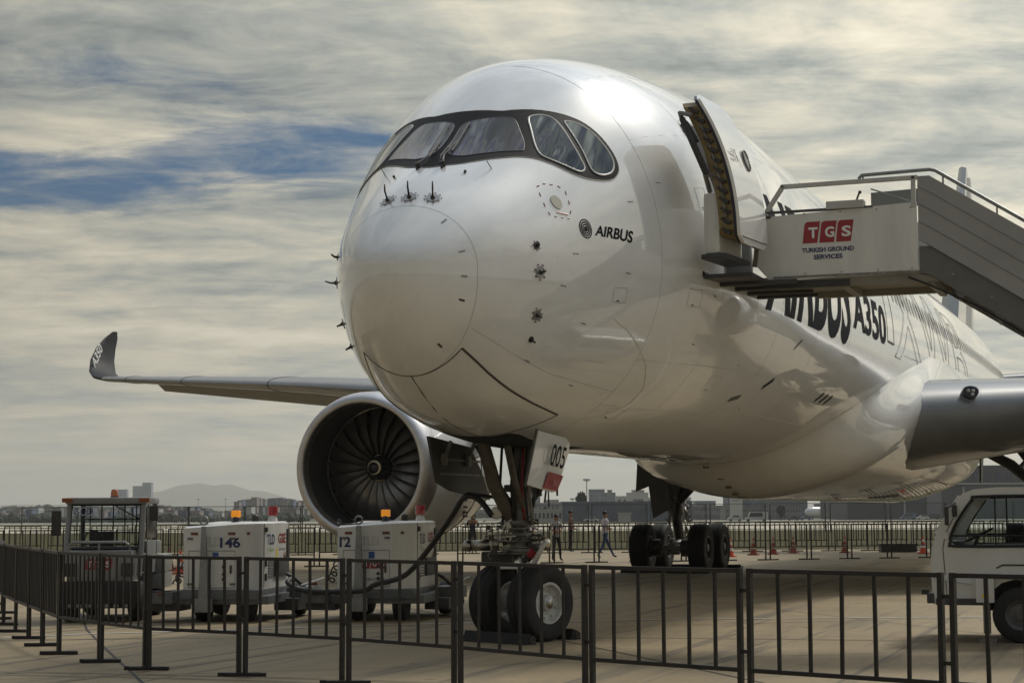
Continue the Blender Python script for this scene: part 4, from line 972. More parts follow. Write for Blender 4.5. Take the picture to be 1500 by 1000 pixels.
# the flight
y0, z0, k = -5.46, 6.30, -.575
def flight(y): return z0-(-5.62-y)*-k if False else z0+(y+5.62)*-k*-1
def fz(y, top): return top+(y+5.62)*.655
PL = [(6.30, 6.085), (6.075, 5.845), (5.835, 5.60), (5.59, 5.34)]
for a, b in PL:
    for x in (XS-.01, XS+1.72):
        sb('stair_plank', panel_fn([(-5.46, a+(.09 if a < 6.2 else 0)), (-5.46, b+.09), (-5.62, b), (-12.4, fz(-12.4, b)), (-12.4, fz(-12.4, a)), (-5.62, a)], x, x+.035), mat('stair_side_grey', (.34, .34, .335), .45, var=.15, vscale=1.5))
for z in (6.08, 5.84, 5.595, 5.34):
    sb('plank_rib', lambda mb: mb.tube([(XS-.012, -5.46, z+.09), (XS-.012, -5.62, z-.003), (XS-.012, -12.4, fz(-12.4, z-.003))], .009, 5), GALV)
sb('stringer', panel_fn([(-5.46, 5.34), (-5.46, 4.98), (-5.6, 4.95), (-12.4, fz(-12.4, 4.92)), (-12.4, fz(-12.4, 5.34)), (-5.62, 5.34)], XS+.02, XS+.1), mat('stringer_grey', (.15, .15, .14), .5, var=.2))
sb('stringer', panel_fn([(-5.46, 5.34), (-5.46, 4.98), (-12.4, fz(-12.4, 4.92)), (-12.4, fz(-12.4, 5.34))], XS+1.6, XS+1.7), mat('stringer_grey'))
for kk in range(18):
    y = -5.9-.37*kk; z = fz(y, 5.10)
    sb('step', lambda mb: mb.box((XS+.87, y, z), (1.65, .30, .04)), GALV)
for kk in range(9):
    y = -5.95-.52*kk; z = fz(y, 4.93)
    sb('bracket_tooth', lambda mb: mb.prism([(y-.09, z+.02), (y+.09, z+.12), (y, z-.12)], lambda a, b: (XS+.3, a, b), lambda a, b: (XS+.36, a, b)), GALV)
for x in (XS+.03, XS+1.72):
    sb('handrail', lambda mb: mb.tube([(x, -4.66, 6.32), (x, -4.70, 6.37), (x, -5.62, 6.39), (x, -5.70, 6.37), (x, -12.2, fz(-12.2, 6.40))], .026, 10), GALV, smooth=True)
    for y in (-4.72, -5.8, -6.5, -7.6, -8.8, -10, -11.2): sb('rail_post', lambda mb: mb.tube([(x, y, 6.27 if y > -5.6 else fz(y, 6.26)), (x, y, 6.37 if y > -5.6 else fz(y, 6.40))], .014, 6), GALV)
for y in (-3.4, -3.9, -4.4, -4.9, -5.36):
    for z in (5.04, 5.88):
        if not (y > -3.5 and z < 5.1): sb('bolt', lambda mb: mb.lathe([(0, .012), (.006, .012), (.006, 0)], (XS, y, z), (-1, 0, 0), 8), GALV, sp)
for k_ in range(12):
    y = -5.9-.5*k_; sb('bolt', lambda mb: mb.lathe([(0, .016), (.008, .016), (.008, 0)], (XS+.02, y, fz(y, 5.12)), (-1, 0, 0), 8), GALV)
sb('hydraulic_hose', lambda mb: mb.tube([(XS+.04, -5.3, 4.93), (XS+.06, -5.6, 4.80), (XS+.05, -6.2, fz(-6.2, 4.88)), (XS+.05, -9, fz(-9, 4.88))], .014, 6), mat('tyre_rubber'))
sb('scuff_strip', lambda mb: mb.box((XS-.004, -4.4, 5.0), (.006, 1.9, .03)), mat('scuffed_grey', (.3, .29, .27), .6, var=.6, vscale=14), sp)
# emblem and words on the platform side
def st_text(s, m, y, z, w, h, bold=0., shear=0., off=.006):
    o_ = text_on('lettering', s, m, None, (XS-6.0, y+8.0, z), (0, -1, 0), (0, 0, 1), width=w, height=h, bold=bold, shear=shear, off=off); o_.parent = sp; return o_
for i in range(3):
    y = -3.87-i*.232; mb = MB(); off = -.003
    pts = [(0, 0), (.205, 0), (.25, .30), (.075, .30), (.045, .285), (.03, .26)]
    mb.poly([(XS-6.0+off, y+8.0-a, 5.46+b) for a, b in pts]); o_ = mb.build('logo_tile', TRED, sp, normals=False)
for i, ch in enumerate('TGS'): st_text(ch, TWHITE, -3.955-i*.23, 5.53, .13, .15, .03)
st_text('TURKISH GROUND', TBLUE, -3.86, 5.33, .72, .066, .035)
st_text('SERVICES', TBLUE, -4.02, 5.23, .40, .066, .035)
# scissor frame, chassis and cab
sb('lift_frame', lambda mb: (mb.tube([(6.0, -7.4, 1.0), (6.0, -7.4, 3.9)], .09, 8), mb.tube([(7.1, -7.4, 1.0), (7.1, -7.4, 3.9)], .09, 8), mb.tube([(7.2, -12, 1.0), (7.2, -9.5, 2.9)], .08, 8)), CAP2)
sb('chassis', lambda mb: (mb.box((7.2, -9.6, .62), (1.5, 7.8, .22), bev=.02), mb.box((7.2, -10, 1.0), (1.9, 5.5, .5), bev=.03)), DGREY)
XC = 6.02
def cab_fn(mb):
    prof = [(-5.47, .50), (-5.45, 1.05), (-5.47, 1.25), (-5.52, 1.42), (-5.62, 1.60), (-5.78, 1.86), (-5.90, 1.99), (-6.05, 2.045), (-6.35, 2.07), (-7.15, 2.07), (-7.2, 1.95), (-7.2, .50)]
    a = []
    win = None
    mb.prism(prof, lambda y, z: (XC+.06, y, z), lambda y, z: (XC+1.78, y, z))
CABW = mat('cab_white_paint', (.66, .66, .63), .35, coat=.5, var=.15, vscale=2, streak=True)
# cab built as separate skins so that one sees through the windows
side_out = [(-5.47, .50), (-5.45, 1.05), (-5.47, 1.25), (-5.52, 1.42), (-5.62, 1.60), (-5.78, 1.86), (-5.90, 1.99), (-6.05, 2.045), (-6.35, 2.07), (-7.15, 2.07), (-7.2, 1.95), (-7.2, .46), (-7.0, .46), (-6.95, .62), (-6.85, .75), (-6.7, .83), (-6.55, .84), (-6.38, .79), (-6.25, .68), (-6.2, .56), (-6.1, .50)]
def ring_spline(poly, sub=3): return spline(poly, sub)
win_in = [(-5.73, 1.33), (-5.74, 1.45), (-5.85, 1.66), (-6.02, 1.90), (-6.10, 1.945), (-6.95, 1.95), (-7.02, 1.90), (-7.02, 1.34), (-6.96, 1.29), (-5.80, 1.28)]
def holed(poly, hole, x0, x1):
    def f(mb):
        pts = [Vector(p) for p in poly]+[Vector(p) for p in hole]; n, k = len(poly), len(hole)
        ed = [(i, (i+1) % n) for i in range(n)]+[(n+i, n+(i+1) % k) for i in range(k)]
        v, e, fc, *_ = geometry.delaunay_2d_cdt(pts, ed, [], 0, 1e-6)
        for x in (x0, x1):
            bv = [mb.bm.verts.new((x, q.x, q.y)) for q in v]
            for t in fc:
                c = sum((v[i] for i in t), Vector((0, 0)))/len(t)
                if inside(tuple(c), poly) and not inside(tuple(c), hole): mb.bm.faces.new([bv[i] for i in t])
        for loop in (poly, hole):
            for i in range(len(loop)):
                a, b = loop[i], loop[(i+1) % len(loop)]; mb.poly([(x0, *a), (x0, *b), (x1, *b), (x1, *a)])
        bmesh.ops.remove_doubles(mb.bm, verts=mb.bm.verts[:], dist=1e-4)
    return f
for x in (XC, XC+1.76):
    cs_ = sb('cab_side', holed(side_out, win_in, x, x+.05), CABW, angle=35)
    def frame_fn(mb, x=x): mb.tube([(x-.005 if x < 7 else x+.055, *p) for p in spline(win_in, 3)+[win_in[0]]], .022, 6)
    sb('window_seal', frame_fn, mat('window_rubber', (.015, .015, .015), .6), cs_)
    sb('window_pane', panel_fn(win_in, x+.02, x+.03), GLASS, cs_)
    sb('sliding_window_bar', lambda mb, x=x: (mb.tube([(x+.025, -5.74, 1.42), (x+.025, -7.02, 1.42)], .014, 6), mb.tube([(x+.025, -6.32, 1.94), (x+.025, -6.32, 1.29)], .012, 6)), mat('window_rubber'), cs_)
fr = [(-5.47, .50), (-5.45, 1.05), (-5.47, 1.25), (-5.52, 1.42), (-5.55, 1.47)]
def sheet(prof, x0, x1, th=.03):
    def f(mb):
        for a, b in zip(prof, prof[1:]): mb.poly([(x0, *a), (x1, *a), (x1, *b), (x0, *b)])
        bmesh.ops.remove_doubles(mb.bm, verts=mb.bm.verts[:], dist=1e-4)
    return f
sb('cab_front', sheet(fr, XC+.02, XC+1.79), CABW, angle=40)
sb('cab_roof', sheet([(-5.83, 1.93), (-5.90, 1.99), (-6.05, 2.045), (-6.35, 2.07), (-7.15, 2.07), (-7.2, 1.95), (-7.2, .5)], XC+.02, XC+1.79), CABW, angle=60)
sb('windscreen', sheet([(-5.55, 1.47), (-5.83, 1.93)], XC+.08, XC+1.73), GLASS)
for x in (XC+.05, XC+1.76): sb('windscreen_pillar', lambda mb: mb.tube([(x, -5.53, 1.44), (x, -5.86, 1.95)], .035, 8), CABW)
sb('front_bumper', lambda mb: mb.box((XC+.9, -5.44, .58), (1.84, .10, .14), bev=.02), DGREY)
sb('lower_sill', lambda mb: mb.box((XC+.0, -5.86, .535), (.06, .70, .09), bev=.01), DGREY)
sb('tow_lug', lambda mb: mb.box((XC+.1, -5.36, .66), (.08, .10, .07), bev=.01), DARKM)
mr = sb('wing_mirror', lambda mb: mb.box((XC-.16, -5.70, 1.69), (.10, .05, .26), bev=.02, rot=None), DARKM)
sb('mirror_arm', lambda mb: mb.tube([(XC-.14, -5.71, 1.80), (XC, -5.80, 1.86)], .015, 6), DARKM, mr)
sb('wing_mirror', lambda mb: mb.box((XC-.10, -5.80, 1.76), (.12, .06, .16), bev=.02), DARKM)
sb('door_seam', lambda mb: mb.tube([(XC-.002, *p) for p in ((-5.66, .62), (-5.62, 1.25), (-5.66, 1.45), (-5.80, 1.72))], .006, 5), SEAM)
sb('door_hinge', lambda mb: (mb.box((XC-.01, -5.66, 1.42), (.03, .07, .09), bev=.005), mb.box((XC-.01, -5.64, .86), (.03, .07, .06), bev=.005)), CABW)
sb('door_handle', lambda mb: mb.box((XC-.01, -6.85, 1.20), (.03, .22, .055), bev=.01), DARKM)
sb('side_moulding', lambda mb: mb.tube([(XC-.005, -6.32, .99), (XC-.005, -6.40, 1.03), (XC-.005, -7.2, 1.03)], .012, 6), DARKM)
sb('step_fender', lambda mb: (mb.box((XC-.05, -6.17, .72), (.14, .24, .38), bev=.02), mb.box((XC-.05, -6.6, .895), (.14, .9, .05), bev=.01)), CABW)
wt = sb('warning_sticker', lambda mb: mb.poly([(XC-.125, -6.12, .60), (XC-.125, -6.24, .60), (XC-.125, -6.18, .71)]), TYEL)
sb('body_crease', lambda mb: mb.tube([(XC-.005, -5.50, .86), (XC-.01, -5.62, .83), (XC-.01, -5.98, .78)], .014, 6), CABW)
for yy in (-6.62, -12.2):
    for x in (XC+.02, XC+1.78): 
        mb = MB(); c = (x-6.0, yy+8.0, .37); mb.lathe([(-.10, .2), (-.11, .3), (-.08, .355), (-.04, .37), (.04, .37), (.08, .355), (.11, .3), (.10, .2)], c, (1, 0, 0), 32); mb.build('tyre', RUBBER, st, angle=35)
        s_ = -1 if x < 7 else 1; mb = MB(); mb.lathe([(s_*.10, .2), (s_*.09, .19), (s_*.05, .15), (s_*.06, .07), (s_*.09, .06), (s_*.09, .001)], c, (1, 0, 0), 24); mb.build('rim', RIMG, st, angle=35)
sb('wheel_arch', lambda mb: mb.box((XC+.9, -6.6, .62), (1.6, .9, .40)), VOID)
sb('stabiliser_leg', lambda mb: (mb.tube([(XC-.02, -6.18, .55), (XC-.02, -6.18, .12)], .05, 8), mb.box((XC-.02, -6.18, .02), (.22, .22, .04))), GREYP)
sb('seat', lambda mb: (mb.box((XC+.45, -6.75, 1.05), (.45, .45, .12), bev=.04), mb.box((XC+.45, -6.98, 1.36), (.42, .12, .62), bev=.04)), DARKM)
def steer(mb):
    c = Vector((XC+.45, -6.05, 1.42)); ax = Vector((0, .45, .9)).normalized(); u = ax.orthogonal().normalized(); v = ax.cross(u)
    mb.tube([c+(u*cos(a)+v*sin(a))*.21 for a in [2*pi*i/24 for i in range(25)]], .014, 6); mb.tube([c-u*.2, c+u*.2], .012, 6); mb.tube([c, c+Vector((0, .15, -.4))], .025, 6)
sb('steering_wheel', steer, DARKM); sb('dashboard', lambda mb: mb.box((XC+.9, -5.75, 1.24), (1.6, .3, .22), bev=.05), DARKM)

# ------------------------------------------------------------------ ground power units
def gpu(loc, rz, label, number, tow=True):
    g = empty('ground_power_unit', loc, rz, label, 'power unit', 'ground power units beside the nose gear')
    # local +x runs from the end that faces the camera to the back, +y is the left of the picture
    def b(name, fn, m, par=g, angle=35, smooth=False):
        mb = MB(); fn(mb); return mb.build(name, m, par, angle=angle, smooth=smooth)
    def body(mb):
        pl = [(.03, .64), (.0, .58), (.0, -.28), (.24, -.60), (.32, -.64), (1.95, -.64), (2.02, -.56), (2.02, .56), (1.95, .64), (.12, .66)]
        def top(x, y): return 1.60-(.07*sst((y+.35)/.3) if x < 1.2 else 0)
        rings = []
        for z in (.50, 1.0, 1.40, None):
            rings.append([mb.bm.verts.new((x, y, z if z else top(x, y))) for x, y in pl])
        rings.append([mb.bm.verts.new((x+(.05 if x < 1.2 else -.05), y*.94, top(x, y)+.03)) for x, y in pl])
        mb.skin(rings, caps=(True, True))
    bd = b('housing', body, CAP)
    b('top_recess', lambda mb: mb.box((.62, .12, 1.575), (.95, .95, .03), bev=.01), DARKM)
    b('door_gap', lambda mb: mb.tube([(.322, -.635, .52), (.322, -.642, 1.60)], .008, 5), SEAM, bd)
    b('lower_band', lambda mb: mb.box((1.0, 0, .45), (2.1, 1.34, .16), bev=.02), TRG)
    b('chassis', lambda mb: (mb.box((1.3, 0, .36), (2.6, 1.62, .14), bev=.02), mb.box((.1, .98, .40), (.5, .44, .20), bev=.02), mb.box((2.0, -.92, .40), (1.1, .36, .22), bev=.02), mb.box((1.0, .82, .42), (1.8, .22, .08), bev=.01)), TRG)
    b('drip_tray', lambda mb: (mb.box((.3, .92, .26), (.6, .5, .16), bev=.02), mb.box((1.7, -.82, .24), (1.2, .42, .2), bev=.02)), DGREY)
    for (x, y) in ((.30, .36), (.30, -.38), (2.2, .62), (2.2, -.78)):
        mb = MB(); mb.lathe([(-.10, .13), (-.115, .22), (-.09, .27), (0, .285), (.09, .27), (.115, .22), (.10, .13)], (x, y, .285), (0, 1, 0), 24); mb.build('tyre', RUBBER, g, angle=35)
        mb = MB(); mb.lathe([(-.10, .13), (-.06, .10), (-.07, .03), (-.07, .001)], (x, y, .285), (0, 1, 0), 18); mb.build('rim', RIMG, g, angle=35)
    if tow:
        b('tow_bar', lambda mb: (mb.prism([(.22, .30), (.38, .30), (.335, 1.56), (.265, 1.56)], lambda y, z: (-.16, y-.05, z), lambda y, z: (-.10, y-.05, z)), mb.box((-.13, .25, .28), (.10, .30, .22), bev=.01)), GALV)
        b('tow_eye', lambda mb: mb.tube([(-.13, .25+.062*cos(a), 1.65+.062*sin(a)) for a in [2*pi*i/18 for i in range(19)]], .017, 7), GALV, smooth=True)
    for y in (.45, -.18, -.42):
        if y > -.3: b('reflector', lambda mb: mb.box((-.004, y, 1.44), (.01, .12, .045)), mat('dull_red_reflector', (.16, .05, .03), .4), bd)
        else: b('reflector', lambda mb: mb.box((.10, y, 1.44), (.01, .08, .045), rot=None), mat('dull_red_reflector'), bd)
    for y in (.95, ): b('reflector', lambda mb: mb.box((-.16, y, .46), (.01, .12, .05)), mat('dull_red_reflector'))
    b('reflector', lambda mb: mb.box((1.2, -1.105, .45), (.28, .01, .06)), mat('dull_red_reflector'))
    bk = b('beacon', lambda mb: mb.lathe([(0, .075), (.03, .08), (.04, .055), (.11, .055), (.12, .04), (.12, 0)], (1.1, .06, 1.60), (0, 0, 1), 18), mat('beacon_base', (.03, .04, .06), .4))
    b('beacon_lens', lambda mb: mb.box((1.1, .06, 1.76), (.10, .15, .12), bev=.02), ORGL, bk)
    rb = b('warning_lamp', lambda mb: mb.lathe([(0, .09), (.05, .08), (.12, .06)], (1.72, -.42, 1.62), (0, 0, 1), 16), CAP)
    b('red_lens', lambda mb: mb.lathe([(0, .085), (.14, .085), (.165, .07), (.165, 0)], (1.72, -.42, 1.73), (0, 0, 1), 18), REDL, rb)
    b('exhaust_flap', lambda mb: (mb.lathe([(0, .06), (.10, .06), (.10, .0)], (1.2, -.25, 1.58), (0, 0, 1), 14), mb.sphere((1.2, -.25, 1.69), .065, 10)), DARKM)
    b('latch', lambda mb: (mb.box((.42, -.65, 1.50), (.10, .04, .08), bev=.01), mb.box((.40, -.65, .95), (.05, .04, .12), bev=.01), mb.box((.40, -.65, .72), (.05, .04, .12), bev=.01)), DARKM, bd)
    b('control_panel', lambda mb: mb.box((1.4, -.66, .86), (.9, .05, .30), bev=.01), DGREY)
    b('exhaust_grille', lambda mb: mb.box((1.9, -.645, 1.25), (.16, .03, .5), bev=.005), DARKM, bd)
    b('cable_guide', lambda mb: mb.tube([(.9, -1.12, .56), (2.6, -1.12, .62)], .02, 8), GALV)
    def tx(s, m, x, y, z, w, h, side=False, bold=.02):
        if side: o_ = text_on('lettering', s, m, bd, (x, y, z), (1, 0, 0), (0, 0, 1), width=w, height=h, bold=bold)
        else: o_ = text_on('lettering', s, m, bd, (x, y, z), (0, -1, 0), (0, 0, 1), width=w, height=h, bold=bold)
        return o_
    if number == '146': tx('146', TBLUE, -.001, .015, 1.21, .34, .17, bold=.03)
    else: tx('12', TBLUE, -.001, .60, 1.21, .19, .17, bold=.03)
    o1 = .30 if number == '146' else .24
    tx('TLD', TGREYW, -.001, o1, 1.235, .30, .15)
    b('blue_sticker', lambda mb: mb.box((-.002, .06 if number != '146' else .09, 1.08), (.006, .10, .11)), mat('blue_sticker', (.02, .09, .30), .4), bd)
    tx('TLD', TBLUE, (.5), -.641, 1.25, .50, .17, True)
    tx('1 Gee', TGREEN, .5, -.641, 1.14, .45, .06, True, 0)
    tx('GSE', TRED, 1.25, -.641, 1.26, .50, .17, True, .03)
    tx('service', TBLUE, 1.28, -.641, 1.14, .45, .05, True, 0); tx('info', TRED, 1.6, -.641, 1.06, .2, .05, True, 0)
    b('yellow_sticker', lambda mb: mb.box((1.15, -.643, 1.08), (.10, .004, .20)), TYEL, bd)
    b('red_sticker', lambda mb: mb.box((1.7, -.643, 1.0), (.16, .004, .10)), mat('dull_red_reflector'), bd)
    if number != '146':
        for i in range(3):
            y = .22-i*.135; mb = MB(); mb.poly([(-.004, y-a, .86+c) for a, c in ((0, 0), (.12, 0), (.15, .15), (.03, .15))]); mb.build('logo_tile', TRED, bd, normals=False)
            tx('TGS'[i], TWHITE, -.007, y-.045, .895, .065, .08)
        tx('MAX 25 km/h', TBLUE, -.001, .16, .66, .46, .05, bold=0); tx('15 km/h', TBLUE, -.001, .08, .57, .28, .05, bold=0); tx('www.tgs.aero', TBLUE, -.001, .14, .49, .40, .04, bold=0)
    for k in range(7): b('louvre', lambda mb: mb.box((.75+.0*k, -.648, .72+.045*k), (.34, .02, .018)), TRG, bd)
    for z in (.62, 1.36): 
        for y in (.52, -.20): b('panel_hinge', lambda mb: mb.box((-.008, y, z), (.02, .09, .035), bev=.004), TRG, bd)
    b('panel_gap', lambda mb: mb.tube([(-.003, .54, .56), (-.003, .54, 1.16), (-.003, -.24, 1.16), (-.003, -.24, .56), (-.003, .54, .56)], .005, 4), SEAM, bd)
    b('panel_handle', lambda mb: mb.box((-.012, -.17, .86), (.03, .03, .13), bev=.006), DARKM, bd)
    for z, y in ((.70, -.02), (.78, -.02), (.90, -.02)): b('gauge', lambda mb: mb.lathe([(0, .028), (.02, .028), (.02, 0)], (0, y-.03, z), (-1, 0, 0), 12), DARKM, bd)
    b('lifting_eye', lambda mb: mb.tube([(.05, .62+.03*cos(a), 1.63+.03*sin(a)) for a in [2*pi*i/12 for i in range(13)]], .007, 5), GALV)
    b('coiled_hose', lambda mb: mb.tube([(.1+.02*i, .78+.06*cos(i*.8), .62+.06*sin(i*.8)+.012*i) for i in range(26)], .014, 6), DARKM)
    b('hanging_hose', lambda mb: mb.tube([(1.5, -.72, .74), (1.52, -.86, .66), (1.7, -1.0, .50), (2.1, -1.08, .36), (2.4, -1.05, .20)], .03, 8), DARKM)
    b('tail_lamp', lambda mb: mb.box((2.30, -1.0, .52), (.06, .16, .09), bev=.01), ORGD)
    b('hand_rail', lambda mb: mb.tube([(-.1, .72, .52), (-.16, 1.12, .50)], .012, 6), DARKM)
    return g
g1 = gpu((7.2, 6.12, 0), radians(13), 'white ground power unit numbered 146 with its tow bar raised', '146')
g2 = gpu((8.1, 3.76, 0), radians(12), 'white ground power unit with red lettering and a black cable to the nose gear', '12x')
# cables
mb = MB()
def cable(name, pts, r, m, label, parent=None, n=10):
    P = []; k = 6
    for i in range(len(pts)-1):
        p0, p1, p2, p3 = pts[max(i-1, 0)], pts[i], pts[i+1], pts[min(i+2, len(pts)-1)]
        for q in range(k):
            t = q/k; P.append(tuple(.5*((2*b)+(-a+c)*t+(2*a-5*b+4*c-d)*t*t+(-a+3*b-3*c+d)*t**3) for a, b, c, d in zip(p0, p1, p2, p3)))
    P.append(pts[-1]); mb = MB(); mb.tube(P, r, n); o = mb.build(name, m, parent, smooth=True)
    if label: tag(o, label, 'cable')
    return o
CAB = mat('cable_black', (.02, .02, .021), .55, var=.3, vscale=12)
cable('power_cable', [(4.45, .33, 1.72), (4.5, .55, 1.95), (4.6, .80, 1.98), (5.0, 1.15, 1.72), (5.6, 1.75, 1.25), (6.3, 2.45, .82), (6.9, 3.2, .66), (7.5, 3.75, .52), (7.7, 4.8, .50), (8.2, 5.4, .60), (8.6, 5.55, .66)], .042, CAB, 'thick black power cable sagging from the nose gear to the power units')

# ------------------------------------------------------------------ baggage tractor 300
def tractor(loc, rz):
    t = empty('baggage_tractor', loc, rz, 'white and grey baggage tractor with 300 on its windscreen', 'tractor')
    def b(name, fn, m, par=t, angle=35, smooth=False):
        mb = MB(); fn(mb); return mb.build(name, m, par, angle=angle, smooth=smooth)
    TRW = mat('tractor_white_paint', (.25, .25, .245), .4, coat=.2, var=.3, vscale=3, streak=True)
    b('frame', lambda mb: mb.box((1.4, 0, .34), (2.7, 1.16, .22), bev=.03), DARKM)
    b('bonnet', lambda mb: mb.box((.42, 0, .92), (.75, 1.06, .50), bev=.03), TRW)
    b('front_bumper', lambda mb: mb.box((-.02, 0, .50), (.14, 1.32, .36), bev=.03), mat('bumper_black', (.015, .015, .016), .6))
    for y in (-.46, .46): b('headlight', lambda mb: (mb.box((.03, y, .86), (.06, .20, .22), bev=.02)), DARKM)
    for y in (-.45, -.3, -.15, 0, .15, .3, .45): b('lower_grille_bar', lambda mb: mb.box((-.05, y, .28), (.04, .08, .05)), GALV)
    b('guard_rail', lambda mb: mb.tube([(.02, .50, 1.18), (.0, .48, 1.27), (.0, .42, 1.31), (.0, -.42, 1.31), (.0, -.48, 1.27), (.02, -.50, 1.18)], .022, 8), GALV, smooth=True)
    b('guard_post', lambda mb: mb.tube([(.0, 0, 1.18), (.0, 0, 1.31)], .018, 6), GALV)
    for y in (-.62, .62):
        b('cab_pillar', lambda mb: mb.tube([(.35, y*.96, .75), (.42, y, 1.2), (.62, y*.99, 1.95)], .045, 8), TRW)
        b('rear_pillar', lambda mb: mb.tube([(1.75, y, .75), (1.75, y, 1.95)], .04, 8), DGREY)
    b('cab_roof', lambda mb: mb.box((1.2, 0, 1.99), (1.35, 1.36, .11), bev=.04), TRW)
    ws = b('windscreen', lambda mb: mb.prism([(-.56, 1.2), (.56, 1.2), (.56, 1.92), (-.56, 1.92)], lambda y, z: (.42+(z-1.2)*.27, y, z), lambda y, z: (.427+(z-1.2)*.27, y, z)), GLASS)
    b('windscreen_seal', lambda mb: mb.tube([(.42+(z-1.2)*.27, y, z) for y, z in ((-.57, 1.2), (.57, 1.2), (.57, 1.92), (-.57, 1.92), (-.57, 1.2))], .022, 6), DARKM, ws)
    for y in (-.5, -.3, -.1, .1, .3, .5): b('rear_guard_bar', lambda mb: mb.tube([(1.78, y, 1.1), (1.78, y, 1.93)], .012, 6), DARKM)
    for z in (1.25, 1.45, 1.68): b('rear_guard_bar', lambda mb: mb.tube([(1.78, -.62, z), (1.78, .62, z)], .012, 6), DARKM)
    b('rear_guard_bar', lambda mb: mb.tube([(1.78, .1, 1.93), (1.78, -.5, 1.6)], .012, 6), DARKM)
    b('driver_seat', lambda mb: (mb.box((1.4, .25, 1.0), (.4, .42, .1), bev=.03), mb.box((1.58, .25, 1.25), (.1, .42, .45), bev=.03)), DARKM)
    b('steering_wheel', lambda mb: mb.tube([(.85+.05*cos(a), .25+.17*cos(a), 1.33+.16*sin(a)) for a in [2*pi*i/18 for i in range(19)]], .012, 6), DARKM)
    b('dashboard', lambda mb: mb.box((.62, 0, 1.17), (.3, 1.1, .12), bev=.03), DARKM)
    b('side_window_panel', lambda mb: mb.box((1.15, -.655, 1.62), (.95, .02, .52), bev=.01), mat('tractor_side_dark', (.02, .022, .024), .2), t)
    b('side_door', lambda mb: mb.box((1.15, -.66, 1.05), (.9, .03, .55), bev=.01), TRW)
    for y in (-.64, .64): b('marker_lamp', lambda mb: mb.box((.54, y, 2.0), (.08, .17, .075), bev=.01), ORGD)
    bc = b('beacon', lambda mb: mb.lathe([(0, .07), (.03, .07), (.03, 0)], (1.3, .0, 2.04), (0, 0, 1), 16), DARKM)
    b('beacon_lens', lambda mb: mb.lathe([(0, .065), (.09, .06), (.12, .04), (.125, 0)], (1.3, .0, 2.07), (0, 0, 1), 18), mat('amber_lens_dark', (.5, .15, .06), .2, coat=.5), bc)
    b('wing_mirror', lambda mb: mb.box((.55, .82, 1.62), (.06, .16, .42), bev=.02), DARKM)
    b('wing_mirror', lambda mb: mb.box((.55, -.80, 1.78), (.06, .14, .26), bev=.02), DARKM)
    b('cargo_box', lambda mb: (mb.box((2.1, -.56, .92), (.95, .5, .30), bev=.04), mb.box((2.1, -.60, .62), (1.0, .42, .26), bev=.03), mb.box((2.0, -.52, 1.2), (.5, .3, .22), bev=.05)), TRW)
    for x in (.5, 2.35):
        for y in (-.55, .55):
            mb = MB(); mb.lathe([(-.11, .15), (-.12, .26), (-.09, .32), (0, .33), (.09, .32), (.12, .26), (.11, .15), (.0, .0)], (x, y, .33), (0, 1, 0), 24); mb.build('tyre', RUBBER, t, angle=35)
    o_ = text_on('windscreen_number', '300', mat('outline_blue_white', (.55, .57, .8), .4), ws, (.40+.55*.27, .54, 1.74), (0, -1, 0), (.27, 0, 1), width=.34, height=.15, off=.02)
    o_ = text_on('windscreen_number', '300', mat('dark_inside_number', (.02, .02, .03), .4), ws, (.40+.57*.27, .525, 1.75), (0, -1, 0), (.27, 0, 1), width=.31, height=.125, bold=-.015, off=.024)
    for i in range(3):
        y = .24-i*.15; mb = MB(); mb.poly([(.040, y-a, .86+c) for a, c in ((0, 0), (.13, 0), (.16, .18), (.03, .18))]); mb.build('logo_tile', TRED, t, normals=False)
        text_on('lettering', 'TGS'[i], TWHITE, t, (.036, y-.045, .90), (0, -1, 0), (0, 0, 1), width=.075, height=.10, bold=.02)
    return t
tractor((6.55, 8.02, 0), radians(22))

# ------------------------------------------------------------------ crowd barriers
def barrier_proto(wd=1.0, H=1.3, nb=5, thick=1.):
    e = empty('crowd_barrier')
    def b(name, fn):
        mb = MB(); fn(mb); return mb.build(name, BARR, e)
    P = .042*thick; B_ = .032*thick; lo = .47
    b('post', lambda mb: mb.box((P/2, 0, H/2), (P, P, H))); b('post', lambda mb: mb.box((wd-P/2, 0, H/2), (P, P, H)))
    b('top_rail', lambda mb: mb.box((wd/2, 0, H-P/2), (wd-2*P, P*.96, P*.85))); b('bottom_rail', lambda mb: mb.box((wd/2, 0, lo), (wd-2*P, P*.96, P*.85)))
    for k in range(nb):
        x = wd*(k+1)/(nb+1); q1, q2 = random.uniform(-.006, .006), random.uniform(-.006, .006); b('bar', lambda mb: (mb.box((x, 0, (H+lo)/2), (B_, B_*.5, H-lo-P*.85)), [setattr(v, 'co', v.co+Vector((q1 if v.co.z > 1 else q2, 0, 0))) for v in mb.bm.verts]))
    return e
def foot(parent, x, rz, ln=.48):
    mb = MB(); mb.box((0, 0, .022), (ln, .05, .042), bev=.004); o = mb.build('foot', BARR, parent); o.location = (x, .0, 0); o.rotation_euler = (0, 0, rz); return o
NB = [(13.9, 16.2), (11.2, 13.5), (8.55, 11.3), (6.95, 10.25), (5.63, 9.19), (4.2, 7.95), (3.0, 6.87), (1.85, 5.85), (.64, 4.79), (-.30, 3.57), (-1.06, 2.47), (-1.44, 1.03), (-1.95, -.46), (-2.75, -2.03), (-3.75, -3.68), (-4.45, -5.26), (-5.15, -6.98), (-5.85, -8.7)]
